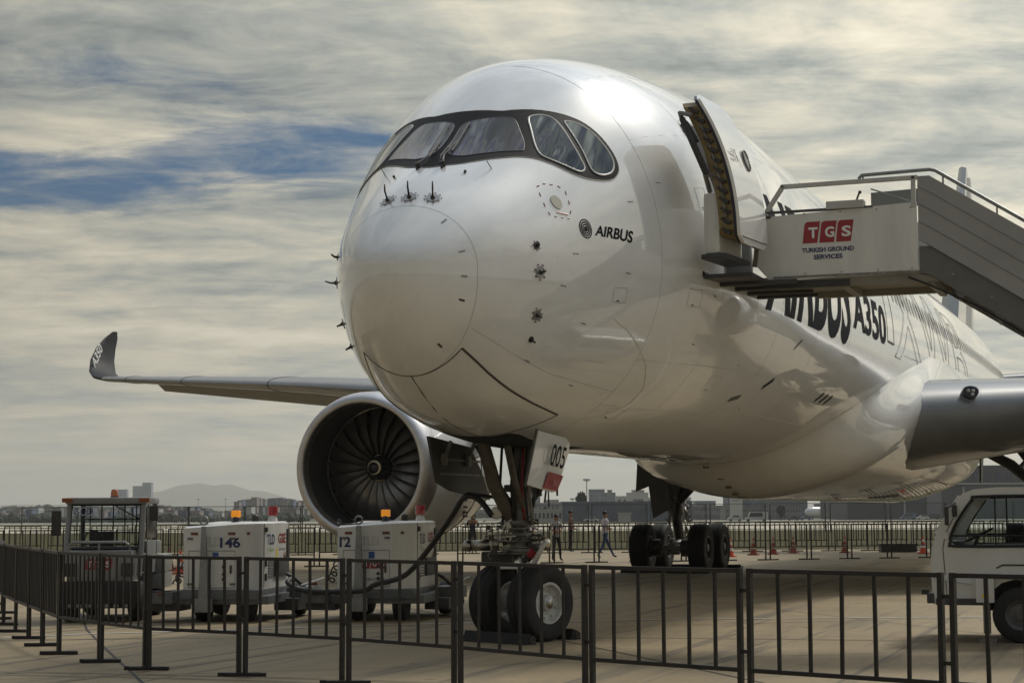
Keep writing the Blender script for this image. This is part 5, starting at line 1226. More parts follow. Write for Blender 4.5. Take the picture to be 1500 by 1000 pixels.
desc = ['farthest black barrier at the left edge behind the tractor', 'second black barrier from the far left end of the row', 'third black barrier from the far left end of the row', 'fourth black barrier from the far left end of the row', 'fifth black barrier from the far left end of the row', 'black barrier at the left edge, before the bend of the row', 'black barrier left of the tractor, three panels before the bend', 'black barrier left of the tractor, two panels before the bend', 'black barrier in front of the left side of the tractor', 'black barrier in front of the red logo of the tractor', 'black barrier in front of the right side of the tractor', 'black barrier in front of the unit numbered 146', 'black barrier in front of the gap between the two power units', 'black barrier in front of the nose wheels', 'black barrier just right of the nose wheels', 'black barrier across the open apron, left of the stairs truck', 'rightmost black barrier in front of the stairs truck']
desc[11:17] = ['black barrier in front of the unit numbered 146', 'black barrier in front of the power unit with the cable', 'black barrier in front of the nose wheels', 'black barrier just right of the nose wheels', 'black barrier across the empty apron left of the stairs truck', 'rightmost black barrier in front of the stairs truck']
for i in range(len(NB)-1):
    a, b_ = Vector(NB[i]), Vector(NB[i+1]); d = b_-a; L_ = d.length; gap = .03
    e = barrier_proto(L_-2*gap, nb=9 if i < 9 else 5)
    e.location = (a.x+d.x/L_*gap, a.y+d.y/L_*gap, 0); e.rotation_euler = (radians(random.uniform(-.5, .5)), 0, math.atan2(d.y, d.x)+radians(random.uniform(-.5, .5)))
    tag(e, desc[i], 'barrier', 'black crowd barriers in the foreground')
    for z in (.62, 1.12): mb = MB(); mb.box((L_-2*gap+.02, 0, z), (.07, .02, .03)); mb.build('coupling', BARR, e)
    for x in (.02, L_-2*gap-.02): foot(e, x, YAW-pi/2-math.atan2(d.y, d.x)+radians(random.uniform(-7, 7)), .46)
# far row across the apron
bp = None
tree0 = None
d0 = 66.6
ORD = ['first', 'second', 'third', 'fourth', 'fifth', 'sixth', 'seventh', 'eighth', 'ninth', 'tenth', 'eleventh', 'twelfth', 'thirteenth', 'fourteenth', 'fifteenth', 'sixteenth', 'seventeenth', 'eighteenth', 'nineteenth', 'twentieth']
def nth(i, n): return ORD[i]+' from the left' if i < (n+1)//2 else ORD[n-1-i]+' from the right'
def far_row(d_of, l0, l1, w, start=0, lab='black barrier in the far row behind the airliner'):
    global bp, tree0
    l = l0; i = 0; cnt = int(math.ceil((l1-l0)/w-1e-9))
    while l < l1:
        d = d_of(l); d2 = d_of(l+w); p = G(d, l); q = G(d2, l+w); v = q-p
        if bp is None:
            bp = barrier_proto(w-.05, 1.28, 6, 1.0); 
            for x in (.1, w-.15): foot(bp, x, 0, .5)
            e = bp; tree0 = {bp.name: kids(bp)}
        else: e = copy_tree(bp, None, tree0)
        e.location = p; e.rotation_euler = (0, 0, math.atan2(v.y, v.x)); tag(e, lab+', '+nth(min(i, cnt-1), cnt), 'barrier', 'barriers standing in the far row'); i += 1
        l += w
far_row(lambda l: 66.6+.34*(l-12), -22, 22, 1.56)
far_row(lambda l: 78+.12*l, -24.5, 24, 1.75, lab='black barrier of the rear line at the grass edge')

# ------------------------------------------------------------------ cones
def cone(loc, h, label, dull=False):
    c = empty('traffic_cone', loc, 0, label, 'cone', 'orange cones by the far barriers')
    def r(z): return .15*(1-z/.78)+.025
    O = CONEO if not dull else mat('cone_dull_red', (.32, .07, .04), .6, var=.4, vscale=12); Wm = CONEW if not dull else mat('cone_dirty_band', (.36, .31, .22), .6)
    MB().box((0, 0, .03), (.46, .46, .06), bev=.02).build('base', O, c)
    mb = MB(); mb.lathe([(.06, .165), (.07, r(.07)), (.26, r(.26))], n=20, ax=(0, 0, 1)); mb.lathe([(.38, r(.38)), (.52, r(.52))], n=20, ax=(0, 0, 1)); mb.lathe([(.64, r(.64)), (.76, r(.76)), (.78, .01)], n=20, ax=(0, 0, 1)); mb.build('body', O, c, angle=40)
    for a, b_ in ((.26, .38), (.52, .64)):
        mb = MB(); mb.lathe([(a, r(a)+.001), (b_, r(b_)+.001)], n=20, ax=(0, 0, 1)); mb.build('white_band', Wm, c, smooth=True)
    c.scale = (h/.78,)*3
CN = [(1066, 70.5, 'bright orange cone right beside the main gear wheels', 0), (1100, 73, 'dull red cone second from the main gear wheels', 1), (1129, 74, 'dull red cone standing clear of the barrier posts', 1), (1158, 76, 'dull red cone hidden behind a pair of barrier legs', 1), (1233, 76, 'dull orange cone by the dark double barrier', 1), (1347, 74.5, 'orange cone just left of the stairs truck', 0), (250, 57, 'dull orange cone just right of the tractor', 1), (266, 54, 'orange cone beside the unit numbered 146', 0), (1420, 74, 'dull orange cone seen through the truck cab window', 1)]
for px, d, lb, du in CN: cone(G(d, (px-750)/FPX*d), .70, lb, du)

# wheel chocks
def chock(loc, rz, ln, label):
    c = empty('wheel_chock', loc, rz, label, 'chock')
    mb = MB(); mb.prism([(-.11, 0), (.11, 0), (.07, .11), (-.05, .15)], lambda x, z: (x, -ln/2, z), lambda x, z: (x, ln/2, z)); mb.build('rubber_block', mat('tyre_rubber'), c)
    mb = MB(); mb.tube([(0+.04*cos(a), -ln/2-.05, .07+.04*sin(a)) for a in [2*pi*i/14 for i in range(15)]], .009, 5); mb.build('rope_ring', SEAM, c)
chock((4.13, .12, 0), -.42, 1.2, 'black rubber chock in front of the nose wheels'); chock((5.28, -.12, 0), -.42, 1.25, 'black rubber chock behind the nose wheels')
for sy in (1,): chock((31.6, 5.3*sy, 0), 0, 2.6, 'long black chock at the left main gear wheels'); chock((35.2, 5.2*sy, 0), 0, 2.6, 'long black chock at the right main gear wheels')
# dark box on the ground behind the far barriers
cb = empty('equipment_case', G(77, (1310-750)/FPX*77), YAW+pi/2, 'low dark equipment case lying behind the far barriers', 'case')
MB().box((0, 0, .16), (1.5, .6, .3), bev=.03).build('case_body', DARKM, cb); MB().box((0, 0, .34), (1.6, .66, .05), bev=.01).build('lid', DGREY, cb)

# ------------------------------------------------------------------ people beyond the nose gear
SKIN = mat('skin', (.28, .15, .09), .55); HAIR = mat('dark_hair', (.012, .010, .009), .6); SHOE = mat('dark_shoe', (.015, .014, .014), .5); JEANS = mat('blue_jeans', (.05, .085, .17), .8, var=.3, vscale=12)
DTR = mat('dark_trousers', (.014, .015, .02), .8)
def plaid(name, a, b_, sc):
    m = bpy.data.materials.new(name); m.use_nodes = True; nt = m.node_tree; p = nt.nodes['Principled BSDF']; p.inputs['Roughness'].default_value = .8
    tc = nt.nodes.new('ShaderNodeTexCoord'); w = nt.nodes.new('ShaderNodeTexWave'); w.inputs['Scale'].default_value = sc; w.inputs['Distortion'].default_value = .6; w.bands_direction = 'Y'
    w2 = nt.nodes.new('ShaderNodeTexWave'); w2.inputs['Scale'].default_value = sc; w2.bands_direction = 'Z'; nt.links.new(tc.outputs['Object'], w.inputs[0]); nt.links.new(tc.outputs['Object'], w2.inputs[0])
    mm = nt.nodes.new('ShaderNodeMath'); mm.operation = 'MULTIPLY'; nt.links.new(w.outputs['Fac'], mm.inputs[0])
    if name.startswith('striped'): mm.inputs[1].default_value = 1.4
    else: nt.links.new(w2.outputs['Fac'], mm.inputs[1])
    mx = nt.nodes.new('ShaderNodeMix'); mx.data_type = 'RGBA'; mx.inputs[6].default_value = (*a, 1); mx.inputs[7].default_value = (*b_, 1); nt.links.new(mm.outputs[0], mx.inputs[0]); nt.links.new(mx.outputs[2], p.inputs['Base Color']); return m
def person(loc, rz, H, label, shirt, trous, J, sleeve=.5, cap=None, extra=None):
    """J: joint positions in metres for a 1.75 m figure facing +x"""
    e = empty('person', loc, rz, label, 'person'); k = H/1.75
    V = [('pel', .135), ('wai', .115), ('che', .135), ('nek', .055), ('hd1', .082), ('hd2', .095), ('hd3', .075)]
    names = [v[0] for v in V]; rad = [v[1] for v in V]; edges = [(0, 1), (1, 2), (2, 3), (3, 4), (4, 5), (5, 6)]
    base = dict(pel=(0, 0, .96), wai=(0, 0, 1.12), che=(.0, 0, 1.34), nek=(.01, 0, 1.49), hd1=(.02, 0, 1.57), hd2=(.015, 0, 1.65), hd3=(.01, 0, 1.71))
    base.update(J); pos = [base[n_] for n_ in names]
    def add(n_, r, par):
        names.append(n_); rad.append(r); pos.append(base[n_]); edges.append((names.index(par), len(names)-1))
    for s in ('L', 'R'):
        add('sh'+s, .065, 'che'); add('el'+s, .045, 'sh'+s); add('wr'+s, .030, 'el'+s); add('ha'+s, .034, 'wr'+s)
        w = Vector(base['wr'+s]); h = Vector(base['ha'+s]); d = (h-w).normalized(); sd = d.cross(Vector((1, 0, .2))).normalized()
        for q in range(4):
            base[f'f{q}{s}'] = tuple(h+d*(.07-.008*abs(q-1.3))+sd*(.022*(q-1.5))+Vector((.012, 0, 0))); add(f'f{q}{s}', .010, 'ha'+s)
        base['t'+s] = tuple((w+h)/2+d*.03+Vector((.045, 0, 0))); add('t'+s, .011, 'ha'+s)
        add('hi'+s, .095, 'pel'); add('kn'+s, .062, 'hi'+s); add('an'+s, .042, 'kn'+s); add('to'+s, .036, 'an'+s)
    me = bpy.data.meshes.new('body'); me.from_pydata([Vector(p)*k for p in pos], edges, []); o = bpy.data.objects.new('body', me); COL.objects.link(o)
    md = o.modifiers.new('s', 'SKIN'); 
    for i, sv in enumerate(me.skin_vertices[0].data): sv.radius = (rad[i]*k, rad[i]*k); sv.use_root = (i == 0)
    sd_ = o.modifiers.new('d', 'SUBSURF'); sd_.levels = 1; sd_.render_levels = 1
    dg = bpy.context.evaluated_depsgraph_get(); dg.update(); m2 = bpy.data.meshes.new_from_object(o.evaluated_get(dg)); bpy.data.objects.remove(o)
    m2.materials.clear()
    for m_ in (SKIN, shirt, trous, SHOE): m2.materials.append(m_)
    wr = [(Vector(base['el'+s])*k, Vector(base['wr'+s])*k) for s in 'LR']
    for p in m2.polygons:
        c = p.center; z = c.z/k; p.use_smooth = True
        arm = min(((c-(a+(b_-a)*sleeve)).length if False else 9) for a, b_ in wr)
        onarm = any((c-a).length < .30*k and (c-a).dot((b_-a).normalized()) > sleeve*.26*k-.02 and (c-(a+(b_-a)*max(0, min(1.6, (c-a).dot(b_-a)/(b_-a).length_squared)))).length < .075*k for a, b_ in wr)
        onhand = any((c-b_).length < .13*k for a, b_ in wr)
        if z > 1.50: p.material_index = 0
        elif onhand or onarm: p.material_index = 0
        elif z > .95: p.material_index = 1
        elif z > .085: p.material_index = 2
        else: p.material_index = 3
    b = link('body', m2, None, e)
    hd = Vector(base['hd2'])*k; mb = MB(); mb.sphere(hd+Vector((-.012, 0, .045))*k, .098*k, 14, (1.05, .9, .88)); 
    mb.build('cap' if cap else 'hair', cap or HAIR, e, smooth=True)
    if cap:
        mb = MB(); mb.box(hd+Vector((.12, 0, .05))*k, (.09, .13, .012)); mb.build('cap_peak', cap, e)
    mb = MB(); mb.tube([hd+Vector((.085, 0, -.01))*k, hd+Vector((.112, 0, -.03))*k], [.010, .015], 6); mb.build('nose', SKIN, e)
    for s in (-1, 1):
        MB().sphere(hd+Vector((.083, s*.032, .008))*k, .010, 6).build('eye', SHOE, e); MB().sphere(hd+Vector((-.005, s*.092, -.01))*k, .022, 6, (.7, .4, 1.2)).build('ear', SKIN, e)
    MB().box(hd+Vector((.086, 0, -.055))*k, (.01, .04, .008)).build('mouth', mat('lips', (.18, .07, .06), .5), e)
    if extra: extra(e, k, base)
    return e
def at_px(px, d): return G(d, (px-750)/FPX*d)
RIGHT = YAW-pi/2
arms_down = dict(shL=(0, .19, 1.42), elL=(-.02, .25, 1.16), wrL=(.06, .26, .92), haL=(.08, .25, .84), shR=(0, -.19, 1.42), elR=(-.02, -.25, 1.16), wrR=(.06, -.26, .92), haR=(.08, -.25, .84))
person(at_px(884, 69.6), RIGHT+.5, 1.76, 'person in a pale checked shirt and blue jeans striding right', plaid('checked_shirt', (.55, .52, .56), (.25, .18, .24), 5), JEANS,
       dict(arms_down, elR=(-.05, -.22, 1.18), wrR=(.17, -.12, 1.10), haR=(.25, -.06, 1.11), elL=(.03, .24, 1.17), wrL=(.2, .15, 1.08), haL=(.27, .1, 1.07), hiL=(0, .09, .92), knL=(.22, .10, .50), anL=(.44, .1, .09), toL=(.58, .1, .035), hiR=(0, -.09, .92), knR=(-.14, -.10, .50), anR=(-.38, -.1, .10), toR=(-.26, -.11, .035)), .1)
person(at_px(813, 65.7), RIGHT-1.1, 1.66, 'person in a dark striped shirt with folded hands, standing right of the nose gear', plaid('striped_shirt', (.03, .03, .04), (.5, .45, .42), 4), DTR,
       dict(arms_down, elR=(.0, -.25, 1.18), wrR=(.2, -.05, 1.15), haR=(.22, .04, 1.16), elL=(.0, .25, 1.18), wrL=(.2, .08, 1.12), haL=(.23, -.02, 1.12), hiL=(0, .09, .92), knL=(.02, .14, .50), anL=(-.02, .19, .09), toL=(.12, .22, .035), hiR=(0, -.09, .92), knR=(.03, -.12, .50), anR=(.0, -.16, .09), toR=(.15, -.18, .035)), .35)
person(at_px(834, 80.5), RIGHT+.15, 1.80, 'person in a tan shirt seen from the side behind the striped shirt', mat('tan_shirt', (.17, .115, .08), .8), DTR,
       dict(arms_down, elR=(-.06, -.22, 1.17), wrR=(.10, -.2, 1.02), haR=(.17, -.18, .98), hiL=(0, .09, .92), knL=(.04, .10, .50), anL=(.02, .1, .09), toL=(.17, .1, .035), hiR=(0, -.09, .92), knR=(-.02, -.10, .50), anR=(-.10, -.1, .09), toR=(.05, -.11, .035)), .35)
person(at_px(691, 79.5), YAW+pi+.3, 1.72, 'person in dark clothes between the cable and the nose gear', mat('navy_jacket', (.015, .017, .028), .8), DTR,
       dict(arms_down, elR=(.04, -.27, 1.18), wrR=(.14, -.12, 1.36), haR=(.16, -.07, 1.44), elL=(.04, .27, 1.18), wrL=(.14, .12, 1.36), haL=(.16, .07, 1.44), hiL=(0, .09, .92), knL=(.0, .12, .50), anL=(-.02, .13, .09), toL=(.12, .15, .035), hiR=(0, -.09, .92), knR=(.0, -.12, .50), anR=(-.02, -.13, .09), toR=(.12, -.15, .035)), 1.)
person(at_px(772, 74), YAW+pi-.4, 1.66, 'person in a blue cap partly hidden behind the nose gear', mat('purple_shirt', (.16, .10, .16), .8), mat('navy_trousers', (.02, .03, .07), .8),
       dict(arms_down, hiL=(0, .09, .92), knL=(.0, .12, .50), anL=(-.02, .13, .09), toL=(.12, .15, .035), hiR=(0, -.09, .92), knR=(.0, -.12, .50), anR=(-.02, -.13, .09), toR=(.12, -.15, .035)), .35, cap=mat('blue_cap', (.03, .07, .3), .6))

# ------------------------------------------------------------------ perimeter fence
FEN = mat('fence_grey_steel', (.10, .10, .10), .5, metal=.4)
def fence_panel(w, h=2.35):
    e = empty('mesh_fence_panel')
    for x in (.04, w-.04):
        mb = MB(); mb.box((x, 0, h/2), (.09, .06, h)); mb.build('post', FEN, e)
    for z in (h-.03, .25): 
        mb = MB(); mb.box((w/2, 0, z), (w-.1, .045, .05)); mb.build('rail', FEN, e)
    mb = MB(); n = int(w/.24)
    for i in range(n):
        x = .1+i*(w-.2)/n
        for a, b_ in ((x, min(x+1.9, w-.05)), (min(x+1.9, w-.05), x)):
            mb.tube([(a, 0, .28), (b_, 0, h-.06)], .006, 3, caps=(False, False))
    tag(mb.build('wire_mesh', FEN, e), kind='stuff'); return e
fp = fence_panel(4.7); ft = {fp.name: kids(fp)}
for i in range(18):
    l = -42+4.85*i; d = 152-.10*l; e = fp if i == 0 else copy_tree(fp, None, ft); e.location = G(d, l); e.rotation_euler = (0, 0, YAW-pi/2+.10)
    tag(e, 'grey mesh panel of the tall fence on the grass, '+nth(i, 18), 'fence', 'mesh fence panels across the grass')

# ------------------------------------------------------------------ parked airliners, vans, buildings
AW = mat('far_airliner_white', (.62, .63, .64), .35, coat=.4)
def small_airliner(d, px, head, label, L=37.5, tailm=None):
    e = empty('parked_airliner', G(d, (px-750)/FPX*d, ground_z(d)), head, label, 'airliner')
    mb = MB(); R_ = 1.98; zc = 3.6
    mb_r = []
    for x, r, dz in ((0, .05, -.5), (.4, .7, -.4), (1.2, 1.25, -.2), (2.6, 1.75, -.05), (4.5, R_, 0), (26, R_, 0), (31, 1.5, .35), (35, .8, .9), (37.5, .25, 1.4)):
        mb_r.append(mb.ring(Vector((x, 0, zc+dz)), Vector((1, 0, 0)), Vector((0, 0, 1)), r, 20))
    mb.skin(mb_r); mb.build('fuselage', AW, e, smooth=True)
    for s in (1, -1):
        wing('wing', [(1.2, 12.5, 6.5, 2.9, 2.9, .13, 0), (6, 15.6, 3.9, 3.4, 3.4, .12, 0), (16.8, 21.5, 1.6, 4.4, 4.4, .1, 0), (17.0, 22.3, 1.0, 6.2, 6.2, .08, 0)], AW, e, s)
        mb = MB(); mb.lathe([(0, .8), (.15, .98), (1.5, 1.02), (3.0, .85), (3.9, .5)], (13.2, s*5.7, 2.0), (1, 0, 0), 20); mb.lathe([(.05, .8), (.5, .78), (.6, .01)], (13.2, s*5.7, 2.0), (1, 0, 0), 20); mb.build('engine', AW, e, smooth=True)
        wing('tailplane', [(.4, 32.5, 3.6, 4.9, 4.9, .1, 0), (6.2, 35.8, 1.5, 5.3, 5.3, .1, 0)], AW, e, s)
        mb = MB(); mb.tube([(17.5, s*3.6, .5), (17.5, s*3.3, 3)], .15, 6)
        mb.lathe([(-.4, .3), (-.4, .55), (.4, .55), (.4, .3)], (17.5, s*3.7, .55), (0, 1, 0), 14); mb.build('main_wheels', RUBBER, e)
    mb = MB(); mb.tube([(4.8, 0, .4), (4.8, 0, 2.2)], .1, 6); mb.lathe([(-.25, .2), (-.25, .4), (.25, .4), (.25, .2)], (4.8, 0, .4), (0, 1, 0), 12); mb.build('nose_wheel', RUBBER, e)
    mb = MB(); mb.prism([(29.5, 5.2), (34.8, 5.0), (37.0, 11.5), (35.0, 11.5)], lambda x, z: (x, -.15, z), lambda x, z: (x, .15, z)); tf_ = mb.build('tail_fin', tailm or mat('navy_tail', (.05, .06, .14), .4), e)
    mb = MB(); mb.lathe([(-.17, 1.3), (-.17, .01)], (34.5, 0, 8.9), (0, 1, 0), 16); mb.build('red_disc', mat('tail_red', (.5, .03, .05), .4), tf_)
    mb = MB(); mb.lathe([(.17, 1.3), (.17, .01)], (34.5, 0, 8.9), (0, 1, 0), 16); mb.build('red_disc', mat('tail_red'), tf_)
    mb = MB()
    for k in range(30): mb.box((6.5+.68*k, 0, zc+.45), (.25, 2*R_+.02, .35))
    tag(mb.build('window_row', mat('far_window', (.05, .06, .08), .3), e), kind='stuff')
    mb = MB(); mb.box((1.75, 0, zc+.62), (.7, 1.7, .35), bev=.1); mb.build('cockpit_windows', mat('far_window'), e)
    return e
small_airliner(800, 1176, YAW-radians(52), 'white airliner with a dark blue tail parked beyond the belly of the big one')
small_airliner(820, 1371, YAW-radians(70), 'white airliner nose showing left of the truck cab mirror', tailm=mat('dull_red_tail', (.3, .03, .04), .4))
small_airliner(860, 1446, YAW-radians(60), 'white airliner parked in front of the hangar, seen through the cab window')

def far_vehicle(px, d, m, label, L=5.5, Hh=2.3, rz=0., van=True):
    e = empty('van' if van else 'parked_car', G(d, (px-750)/FPX*d, ground_z(d)), YAW-pi/2+rz, label, 'van' if van else 'car', 'vehicles on the far apron')
    pr = [(0, .35), (0, 1.0), (.9, 1.25), (1.5, Hh), (L-.1, Hh), (L, Hh*.8), (L, .35)] if van else [(0, .35), (0, .8), (1.0, .95), (1.6, Hh), (3.2, Hh), (3.9, .95), (L, .9), (L, .35)]
    mb = MB(); mb.prism(pr, lambda x, z: (x, -.95, z), lambda x, z: (x, .95, z)); mb.build('body', m, e)
    mb = MB(); mb.prism([(1.1, 1.3), (1.55, Hh-.25), (L*.75, Hh-.25), (L*.78, 1.3)] if van else [(1.25, .98), (1.65, Hh-.12), (3.15, Hh-.12), (3.6, .98)], lambda x, z: (x, -.97, z), lambda x, z: (x, .97, z)); mb.build('window', mat('far_window'), e)
    for x in (.95, L-1.0):
        for y in (-.85, .85):
            mb = MB(); mb.lathe([(-.12, .01), (-.12, .34), (.12, .34), (.12, .01)], (x, y, .34), (0, 1, 0), 12); mb.build('wheel', RUBBER, e)
VW = mat('vehicle_white', (.6, .6, .6), .4); VB = mat('vehicle_blue_grey', (.10, .14, .2), .4); VD = mat('vehicle_dark', (.05, .05, .055), .4)
far_vehicle(1088, 520, VW, 'white van driving alone on the far taxiway', 6.5, 2.7)
far_vehicle(1063, 560, VW, 'small white van left of the larger white van', 4.6, 2.0)
far_vehicle(853, 520, VW, 'white car parked before the long blue-grey shed', 4.4, 1.5, van=False)
far_vehicle(1315, 640, VB, 'pale blue van parked before the dark hangar', 5.4, 2.4)
far_vehicle(1338, 640, VW, 'white car beside the pale blue van', 4.4, 1.5, van=False)
far_vehicle(1352, 650, VD, 'dark van second right of the pale blue van', 5., 2.0)
far_vehicle(1149, 640, VD, 'dark car left of the parked white airliner', 4.5, 1.5, van=False)
far_vehicle(1168, 660, VB, 'blue-grey car under the wing of the parked white airliner', 4.5, 1.5, van=False)
far_vehicle(985, 560, VD, 'dark van by the left end of the terminal buildings', 5.5, 2.3)

def far_building(px0, px1, ytop, d, m, label, depth=20., name='building', wins=True, roof=None, group=None, wm=None, cat='building', nst=None, wpx=None):
    l0, l1 = (px0-750)/FPX*d, (px1-750)/FPX*d; zg = ground_z(d)-(0 if d < 1200 else 1.5); zt = CH+(748.9-ytop-(px0+px1-1500)/2*.005)/FPX*d
    w = l1-l0; h = zt-zg
    e = empty(name, G(d, (l0+l1)/2, zg), YAW-pi/2, label, cat, group)
    MB().box((0, depth/2, h/2), (w, depth, h)).build('wall', m, e)
    mb = MB(); mb.box((0, depth/2, h+.15), (w+.5, depth+.5, .35)); rf = mb.build('roof', roof or m, e)
    if wins:
        ns = nst or max(1, int(h/3.2)); nw = wpx or max(2, int(w/3.6)); wm = wm or mat('far_window_band', (.06, .07, .09), .3)
        if ns*nw <= 70:
            me = None
            for i in range(ns):
                for j in range(nw):
                    if me is None:
                        mb = MB(); mb.box((0, 0, 0), (w/nw*.5, .3, h/ns*.45)); o = mb.build('window', wm, e); me = o.data
                    else: o = bpy.data.objects.new('window', me); COL.objects.link(o); o.parent = e
                    o.location = (-w/2+w/nw*(j+.5), -.05, h/ns*(i+.55))
        else:
            mb = MB()
            for i in range(ns):
                for j in range(nw): mb.box((-w/2+w/nw*(j+.5), -.05, h/ns*(i+.55)), (w/nw*.5, .3, h/ns*.45))
            tag(mb.build('window', wm, e), kind='stuff')
    return e
BB = mat('shed_blue_grey', (.13, .16, .21), .6, var=.2, vscale=.3); BW = mat('building_white', (.5, .5, .48), .7, var=.15, vscale=.2); BG = mat('building_grey', (.22, .23, .24), .7, var=.3, vscale=.1)
BN = mat('building_blue', (.12, .16, .26), .6, var=.3, vscale=.15); BP = mat('building_mauve', (.30, .24, .25), .7, var=.3, vscale=.1); HG = mat('hangar_dark_blue', (.055, .06, .075), .6, var=.2, vscale=.05); BT = mat('tower_glass_blue', (.13, .20, .30), .3)
sh = far_building(822, 1012, 735.5, 560, BB, 'long windowless blue-grey shed behind the walking people', 30, wins=False)
for k in range(24):
    mb = MB(); mb.box((-19.5+1.68*k, -.1, 2.6), (.10, .15, 5.2)); mb.build('cladding_rib', mat('shed_rib', (.10, .125, .17), .6), sh)
far_building(768, 822, 747, 540, BW, 'low white shed left of the long blue-grey shed', 12, wins=True, nst=1, wpx=9)
far_building(905, 922, 752, 525, BW, 'tiny white hut before the long blue-grey shed', 5, wins=False)
far_building(760, 790, 719, 1500, BN, 'stepped blue apartment block right of the nose gear', 20, nst=6, wpx=5)
far_building(768, 824, 737, 900, BG, 'low grey block behind the white shed', 20, nst=2, wpx=9)
far_building(796, 817, 732, 1600, BP, 'small mauve block on the skyline right of the blue apartments', 20, nst=3, wpx=4)
far_building(862, 884, 717, 1500, BN, 'blue apartment block right of the lighting mast', 20, nst=7, wpx=5)
far_building(878, 900, 722, 1450, BN, 'blue and white apartment block second right of the lighting mast', 20, nst=5, wpx=5)
far_building(889, 895, 718, 1200, BG, 'narrow grey chimney tower on the skyline', 6, wins=False)
far_building(902, 925, 727, 1300, BW, 'pale block left of the white building with one dark window', 16, nst=2, wpx=3)
far_building(918, 948, 722, 1200, BW, 'white building with one dark window behind the shed', 16, nst=1, wpx=1)
far_building(925, 942, 718, 1700, BP, 'mauve block peeping over the white building', 16, nst=2, wpx=3)
far_building(946, 1010, 729, 1300, BW, 'long white building beside the main gear door', 16, nst=2, wpx=8)
far_building(1005, 1065, 741, 800, BG, 'long grey terminal left of the white sign board', 20, nst=2, wpx=16)
far_building(1060, 1170, 744, 760, BG, 'low grey terminal below the white sign board', 20, nst=2, wpx=26)
ho = far_building(1064, 1106, 712, 1000, BN, 'blue and white apartment block behind the white sign board', 24, nst=8, wpx=8)
ho2 = far_building(1104, 1180, 719, 980, BB, 'wide blue ribbed building just under the belly of the airliner', 24, wins=False)
for k in range(16):
    mb = MB(); mb.box((-13+1.75*k, -.2, 8), (.35, .4, 15)); mb.build('facade_fin', mat('facade_fin_dark', (.07, .09, .13), .6), ho2)
far_building(1018, 1046, 734, 1100, mat('dome_grey', (.16, .18, .22), .6), 'grey block under the side stay of the main gear', 20, nst=2, wpx=5)
far_building(1170, 1245, 744, 1050, BG, 'long grey building behind the parked white airliner', 20, nst=2, wpx=20)
sg_ = far_building(1067, 1085, 729, 700, BW, 'white sign board on the terminal roof', 1., name='sign_board', wins=False, cat='sign')
text_on('lettering', 'TERMINAL', TBLUE, sg_, (-1.8, -.05, 7.2), (1, 0, 0), (0, 0, 1), width=3.4, height=.7)
hg = far_building(1238, 1640, 683, 680, HG, 'huge dark blue hangar with grey door strips at the right', 60, name='hangar', wins=False)
for x0, w_, c_ in ((-31, 5.5, (.16, .17, .19)), (-42, .6, (.3, .3, .3)), (-20, .6, (.12, .12, .14))):
    MB().box((x0+12, -.3, 6), (w_, .5, 12)).build('hangar_door', mat('hangar_door_grey_%d' % int(w_*10), c_, .6), hg)
MB().box((0, -.5, 13.2), (102, .9, .5)).build('canopy_edge', mat('canopy_pale', (.35, .35, .34), .6), hg)
text_on('hangar_lettering', 'TURKISH', mat('hangar_letter_blue', (.02, .03, .07), .5), hg, (1.0+(1416-1439)/FPX*680, -.35, 14.1), (1, 0, 0), (0, 0, 1), height=3.2, width=26, bold=.03, spacing=1.5, off=.3)
# towers on the horizon
for px0, px1, yt, lb in ((172, 186, 717, 'leftmost blue glass tower on the horizon'), (195, 208, 712, 'middle blue glass tower on the horizon'), (209, 222, 707, 'rightmost and tallest blue glass tower on the horizon')):
    far_building(px0, px1, yt, 3200, BT, lb, 18, name='tower', cat='tower', nst=14, wpx=4, wm=mat('tower_window', (.10, .15, .22), .25))
# city on the rise to the left
rnd = random.Random(11); n = 0
cols = [BN, BG, BP, BW, mat('building_dusky', (.16, .17, .20), .7, var=.3, vscale=.1)]
for k in range(16):
    px = 343+6.2*k+rnd.uniform(-1, 1); far_building(px, px+rnd.uniform(6, 9), 729+rnd.uniform(-1, 5)+abs(k-5)*.3, 1500+rnd.uniform(-90, 90), rnd.choice([BN, BP, cols[4], BG]), 'apartment block in the cluster left of the engine, '+nth(k, 16), 16, name='apartment_block', group='apartment blocks left of the engine', nst=5, wpx=3)
for k in range(90):
    px = rnd.uniform(-12, 440); d = rnd.uniform(960, 1450); w_ = rnd.uniform(4, 15)
    far_building(px, px+w_, 750.5-(px-250)*.004-rnd.uniform(0, 9), d, rnd.choice(cols), 'low city building among the dark trees on the left skyline', 14, name='city_building', group='low buildings on the left skyline', wins=w_ > 10, nst=1, wpx=3)
for k in range(30):
    px = rnd.uniform(1000, 1260) if k % 2 else rnd.uniform(440, 1000); d = rnd.uniform(1100, 1500)
    far_building(px, px+rnd.uniform(5, 12), 746-rnd.uniform(0, 8), d, rnd.choice(cols), 'low city building on the skyline behind the sheds', 14, name='city_building', group='low buildings behind the sheds', wins=False)

# lighting mast, poles
def mast(px, d, ytop, label, r=.25):
    zt = CH+(748.5-ytop)/FPX*d; e = empty('lighting_mast', G(d, (px-750)/FPX*d, ground_z(d)), 0, label, 'mast'); zt -= ground_z(d)
    MB().tube([(0, 0, 0), (0, 0, zt)], [r, r*.6], 8).build('pole', GALV, e)
    mb = MB(); mb.lathe([(0, .3), (.4, 1.3), (.9, 1.3), (1.1, .4)], (0, 0, zt-.8), (0, 0, 1), 12, caps=(True, True)); mb.build('lamp_head', mat('mast_head', (.4, .4, .38), .5), e)
mast(858, 620, 702, 'tall lighting mast with a round head right of the nose gear'); mast(837, 900, 730, 'short dark pole left of the tall lighting mast'); mast(291, 1700, 728, 'thin mast on the skyline right of the three towers', .3); mast(331, 1700, 728, 'thin mast second right of the three towers', .3)

